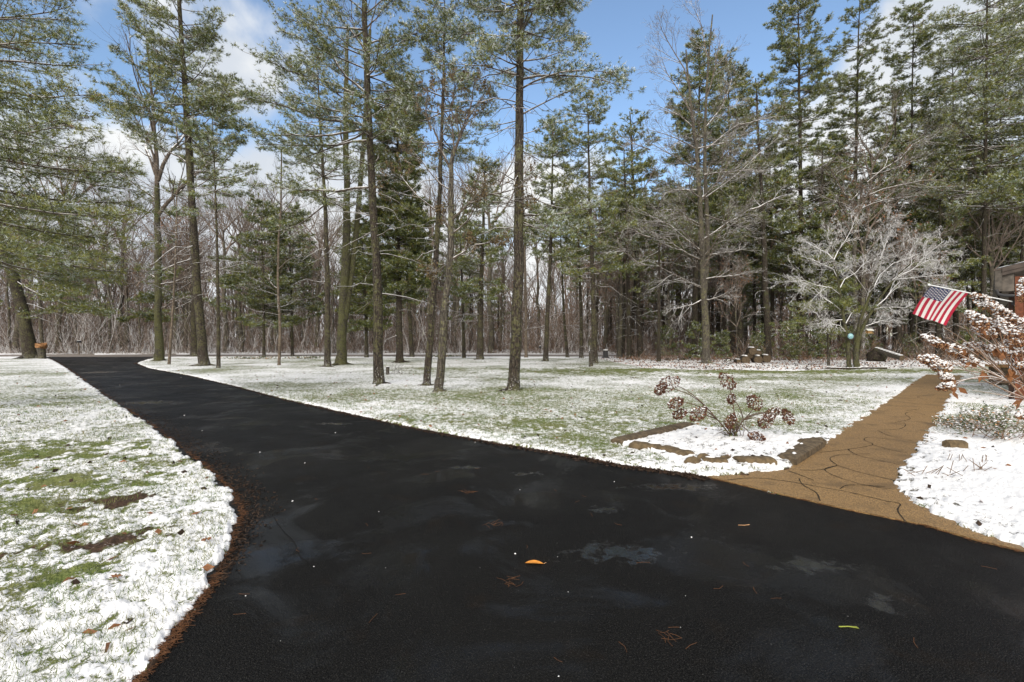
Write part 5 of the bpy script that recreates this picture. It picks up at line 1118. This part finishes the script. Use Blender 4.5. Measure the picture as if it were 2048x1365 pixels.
# ivy like plants near the road
for (px, py, w_, lab) in [(505, 719, 2.2, 'low leafy ground plants right of the flared pine by the road'), (890, 715, 1.4, 'low leafy plants at the far lawn rim behind the knotted tree'), (610, 718, 1.6, 'low leafy plants beside the reddish pine at the far lawn rim')]:
    g = G(px, py); b_ = Buf(); n = 900; q = np.stack([rg.normal(size=n)*w_*.5, rg.normal(size=n)*.5, .03+.15*rg.random(n)], -1); leaves(b_, q, unit(rg.normal(size=(n, 3))+[0, 0, .4]), .12, .07, rg.choice(3, n, p=[.6, .1, .3]), rg)
    tag(b_.build('ground_plants', [M['evergreen'], M['leaf_tan'], M['snow']], loc=(g[0], g[1], 0)), lab, 'plants')
# mailbox across the road, snowy boxes at the wood's edge
def mailbox(label, px, py, D_, s=1.0, post=True):
    c = P(px, py, D_); root = empty('mailbox', (c[0], c[1], 0), label, 'mailbox'); z0 = c[2]; b = Buf(); w2, l2, h2 = .12*s, .26*s, .13*s
    a = np.linspace(0, math.pi, 9); prof = np.vstack([[(-w2, -h2)], np.stack([-w2*np.cos(a), h2*.4+w2*np.sin(a)*.9], -1), [(w2, -h2)]]); n = len(prof)
    V = np.vstack([np.c_[prof[:, 0], np.full(n, -l2), prof[:, 1]], np.c_[prof[:, 0], np.full(n, l2), prof[:, 1]]])+[0, 0, z0]; j = np.arange(n)
    b.add(V, q=np.stack([j, (j+1) % n, (j+1) % n+n, j+n], -1), smooth=False); b.add(V[:n], t=[[0, k, k+1] for k in range(1, n-1)], smooth=False); b.add(V[n:], t=[[0, k+1, k] for k in range(1, n-1)], smooth=False)
    b.build('box', M['metal_dark'], parent=root)
    if post: b = Buf(); box(b, (0, 0, (z0-h2)/2-.005), (.09, .09, z0-h2), 0); b.build('post', M['timber'], parent=root)
    b = Buf(); blob(b, (0, 0, z0+h2*.4+w2*.75), (w2*1.0, l2*.95, .06*s), 0, 9, 4, .06, rg, half=True); b.build('snow_cap', M['snow'], parent=root)
mailbox('round black mailbox on a post across the road, left of the driveway mouth', 158, 684, 59.2, .9)
mailbox('snow topped mailbox across the road, right of the lone straight pine', 1080, 695, 59.5, 1.0)
c = G3(1211, 717); root = empty('storage_bin', c, 'dark lidded bin with a thick snow cap at the wood edge by the lawn corner', 'bin'); b_ = Buf(); box(b_, (0, 0, .42), (.40, .4, .52), 0); box(b_, (0, 0, .09), (.5, .5, .16), 0); b_.build('body', M['metal_dark'], parent=root); b_ = Buf(); box(b_, (0, 0, .71), (.48, .48, .06), 0); b_.build('lid', M['trim_brown'], parent=root); b_ = Buf(); blob(b_, (0, 0, .735), (.26, .26, .10), 0, 10, 4, .05, rg, half=True); b_.build('snow_cap', M['snow'], parent=root)
# ornaments hung in the ornamental tree
D_ = G(1698, 736)[1]-.35
c = P(1701, 673, D_); root = empty('hanging_ornament', c, 'blue glazed round ornament hanging in the fork of the ornamental tree', 'ornament'); b_ = Buf(); blob(b_, (0, 0, 0), (.17, .12, .17), 0, 14, 9, .02, rg); b_.build('globe', M['blue_glaze'], parent=root)
b_ = Buf(); an = np.linspace(0, 6.283, 17)[:-1]; ring = np.stack([.19*np.cos(an), np.zeros(16), .19*np.sin(an)], -1); tubes(b_, np.vstack([ring, ring[:1]])[None], np.full((1, 17), .02), 6); b_.build('rim', M['metal_dark'], parent=root); b_ = Buf(); tubes(b_, np.array([[(0, 0, .18), (0, .1, .35), (.02, .25, .55)]]), np.full((1, 3), .008), 5); b_.build('cord', M['metal_dark'], parent=root)
c = P(1738, 663, D_); root = empty('bird_feeder', c, 'white roofed bird feeder hanging from the right stem of the ornamental tree', 'bird feeder'); b_ = Buf(); box(b_, (0, 0, -.02), (.26, .20, .14), 0); box(b_, (0, 0, -.11), (.34, .28, .03), 0); b_.build('body', M['wood_box'], parent=root)
b_ = Buf(); box(b_, (0, -.08, .085), (.36, .22, .02), 0, rot=np.array([[1, 0, 0], [0, .87, -.5], [0, .5, .87]])); box(b_, (0, .084, .087), (.36, .20, .02), 0, rot=np.array([[1, 0, 0], [0, .87, .5], [0, -.5, .87]])); b_.build('roof', M['white_paint'], parent=root); b_ = Buf(); tubes(b_, np.array([[(0, 0, .13), (.02, .1, .35), (.05, .3, .6)]]), np.full((1, 3), .006), 5); b_.build('cord', M['metal_dark'], parent=root)
# ------------------------------------------------------------------ house corner: deep eave, fascia, posts, wall
DH = 13.0
e0 = P(1990, 539, DH); Z0 = e0[2]
root = empty('house', (e0[0], e0[1], 0), 'brown house corner with a deep eave, red brown post and snowy roof rim', 'house')
root.rotation_euler = (0, 0, -math.atan2(e0[0], e0[1])+R(.5))       # stands square to the footpath
def quadbox(b, A, mat=0): b.add(np.array(A), q=[[3, 2, 1, 0], [4, 5, 6, 7], [0, 1, 5, 4], [1, 2, 6, 5], [2, 3, 7, 6], [3, 0, 4, 7]], mat=mat, smooth=False)
def beam(b, x0, x1, y0, y1, zl, zh, s0=0.0, s1=None):     # box whose lower / upper faces follow the roof slope
    s1 = s0 if s1 is None else s1
    quadbox(b, [(x0, y0, zl+s0*x0), (x1, y0, zl+s0*x1), (x1, y1, zl+s0*x1), (x0, y1, zl+s0*x0), (x0, y0, zh+s1*x0), (x1, y0, zh+s1*x1), (x1, y1, zh+s1*x1), (x0, y1, zh+s1*x0)])
sl = .24; LX, LY = 5.0, 8.0
M['fascia'] = simple('fascia', (.075, .064, .052), .7, .3, 8, bumpd=.003)
b_ = Buf(); beam(b_, 0, LX, 0, LY, Z0-.05, Z0, sl); b_.build('roof', M['trim_brown'], parent=root)
b_ = Buf(); xs = np.linspace(.01, LX, 60); ys = np.linspace(.01, LY, 40); XX, YY = np.meshgrid(xs, ys); HH = Z0+sl*XX+.012+.03*sstep(0, .06, YY)*sstep(0, .05, XX)*(.6+.8*fbm(XX, YY, 6, 3, 9)); i = np.arange(39)[:, None]*60+np.arange(59)[None]
b_.add(np.stack([XX, YY, HH], -1), q=np.stack([i, i+1, i+61, i+60], -1)); b_.build('roof_snow', M['snow'], parent=root)
b_ = Buf(); beam(b_, .002, .135, .015, .045, Z0-.60, Z0-.052, 0, sl); beam(b_, .002, .032, .047, LY, Z0-.60, Z0-.052, 0, sl); b_.build('fascia', M['fascia'], parent=root)
b_ = Buf(); beam(b_, .137, LX, .0, .045, Z0-.21, Z0-.052, sl); beam(b_, .137, LX, -.025, -.002, Z0-.12, Z0-.002, sl); b_.build('fascia', M['trim_brown'], parent=root)
b_ = Buf(); beam(b_, .137, .36, .10, LY, Z0-.60, Z0-.055, .0, sl); beam(b_, .362, LX, .10, LY, Z0-.24, Z0-.055, sl); b_.build('soffit', simple('soffit', (.10, .085, .07), .75, .3, 7, bumpd=.004), parent=root)
pipe = np.array([(.02, -.03, Z0-.55), (.05, -.02, Z0-.67), (.16, .05, Z0-.71), (.36, .12, Z0-.72)]); b_ = Buf(); tubes(b_, pipe[None], np.full((1, 4), .045), 8); b_.build('downpipe', M['metal_dark'], parent=root)
b_ = Buf(); beam(b_, .375, .53, .12, .28, -.02, Z0-.22, 0); b_.build('post', M['post_red'], parent=root)
b_ = Buf(); beam(b_, .265, .370, .40, .60, -.02, Z0-.62, 0); o = b_.build('post', simple('post_dark', (.05, .028, .02), .7), parent=root); o['label'] = 'dark brown post'
b_ = Buf(); beam(b_, .56, LX, 1.5, 1.62, -.02, Z0-.25, 0, sl)
for k in range(26): beam(b_, .56+k*.17, .575+k*.17, 1.485, 1.499, 0, Z0-.25, 0, sl)
b_.build('wall', M['post_red'], parent=root)
b_ = Buf(); beam(b_, 1.6, 2.7, 1.45, 1.484, 1.0, 2.3); wn = b_.build('window', M['white_paint'], parent=root); b_ = Buf(); beam(b_, 1.68, 2.62, 1.44, 1.449, 1.08, 2.22); b_.build('pane', simple('pane', (.03, .035, .04), .08, .1, 3, spec=.6), parent=wn)
# wooden planter box in front of the porch
c = P(2025, 745, 17.5); root = empty('planter_box', (c[0], c[1], 0), 'orange brown wooden box with a pale rim seen behind the big shrub', 'planter box')
b_ = Buf(); box(b_, (0, 0, .34), (1.25, .5, .62), 0); b_.build('side_boards', M['timber'], parent=root); b_ = Buf(); box(b_, (0, 0, .70), (1.4, .62, .09), 0); b_.build('rim', M['wood_box'], parent=root)
# ------------------------------------------------------------------ flag
A0 = P(2026, 604, 12.95); A1 = P(1858, 570, 12.2); root = empty('flag', A0, 'american flag hanging from a white pole fixed to the porch post', 'flag')
b_ = Buf(); tubes(b_, (A0+(A1-A0)*np.linspace(0, 1, 4)[:, None])[None], np.full((1, 4), .015), 10, cap=True); blob(b_, A1, (.03, .03, .03), 0, 8, 6, .0, rg); b_.build('pole', M['pole_white'], parent=root, base=A0)
b_ = Buf(); box(b_, A0+[.0, -.04, -.03], (.05, .12, .12), 0); b_.build('bracket', M['metal_dark'], parent=root, base=A0)
c00, c10 = P(1862, 573, 12.22), P(1937, 587, 12.55); c01, c11 = P(1826, 629, 13.0), P(1891, 651, 13.25)   # hoist runs c00 -> c10, fly towards c01 / c11
nu, nv = 52, 40; U_, V_ = np.meshgrid(np.linspace(0, 1, nu+1), np.linspace(0, 1, nv+1))
def cloth(u, v):
    u = np.asarray(u)[..., None]; v = np.asarray(v)[..., None]; p = (c00*(1-u)+c10*u)*(1-v)+(c01*(1-u)+c11*u)*v
    nrm = np.cross(c10-c00, c01-c00); nrm /= np.linalg.norm(nrm)
    wv = (np.sin(u*9+v*1.5)*.022+np.sin(u*17-v*2)*.006)*(.15+v)+np.sin(v*3.1)*.04
    return p+nrm*wv, nrm
pts_, nrm = cloth(U_, V_); mats_ = np.zeros((nv, nu), int)
for a in range(nu):
    st = a//4; mats_[:, a] = 0 if st % 2 == 0 else 1
mats_[:16, :28] = 2
mats_ = mats_   # stripes run down the fly; the blue field lies at the pole tip
i = np.arange(nv)[:, None]*(nu+1)+np.arange(nu)[None]; b_ = Buf(); Q = np.stack([i, i+1, i+nu+2, i+nu+1], -1).reshape(-1, 4)
b_.add(pts_.reshape(-1, 3), q=Q, mat=mats_.reshape(-1))
for row in range(9):
    for col in range(6 if row % 2 == 0 else 5):
        v0 = (col+(.5 if row % 2 == 0 else 1.0))/6*.4; u0 = (row+.75)/9.6*28/52
        a = math.pi/2+np.arange(10)*math.pi/5; r_ = np.where(np.arange(10) % 2 == 0, .034, .014)
        for s_ in (1, -1):
            pu = u0+r_*np.cos(a)/.96; pv = v0+r_*np.sin(a)/1.45; pp_, nn_ = cloth(pu, pv); cc_, _ = cloth(np.array([u0]), np.array([v0])); V = np.vstack([pp_, cc_])+nn_*.003*s_; j = np.arange(10)
            b_.add(V, t=np.stack([j, (j+1) % 10, np.full(10, 10)], -1), mat=1, smooth=False)
b_.build('cloth', [M['flag_red'], M['flag_white'], M['flag_blue']], parent=root, base=A0)
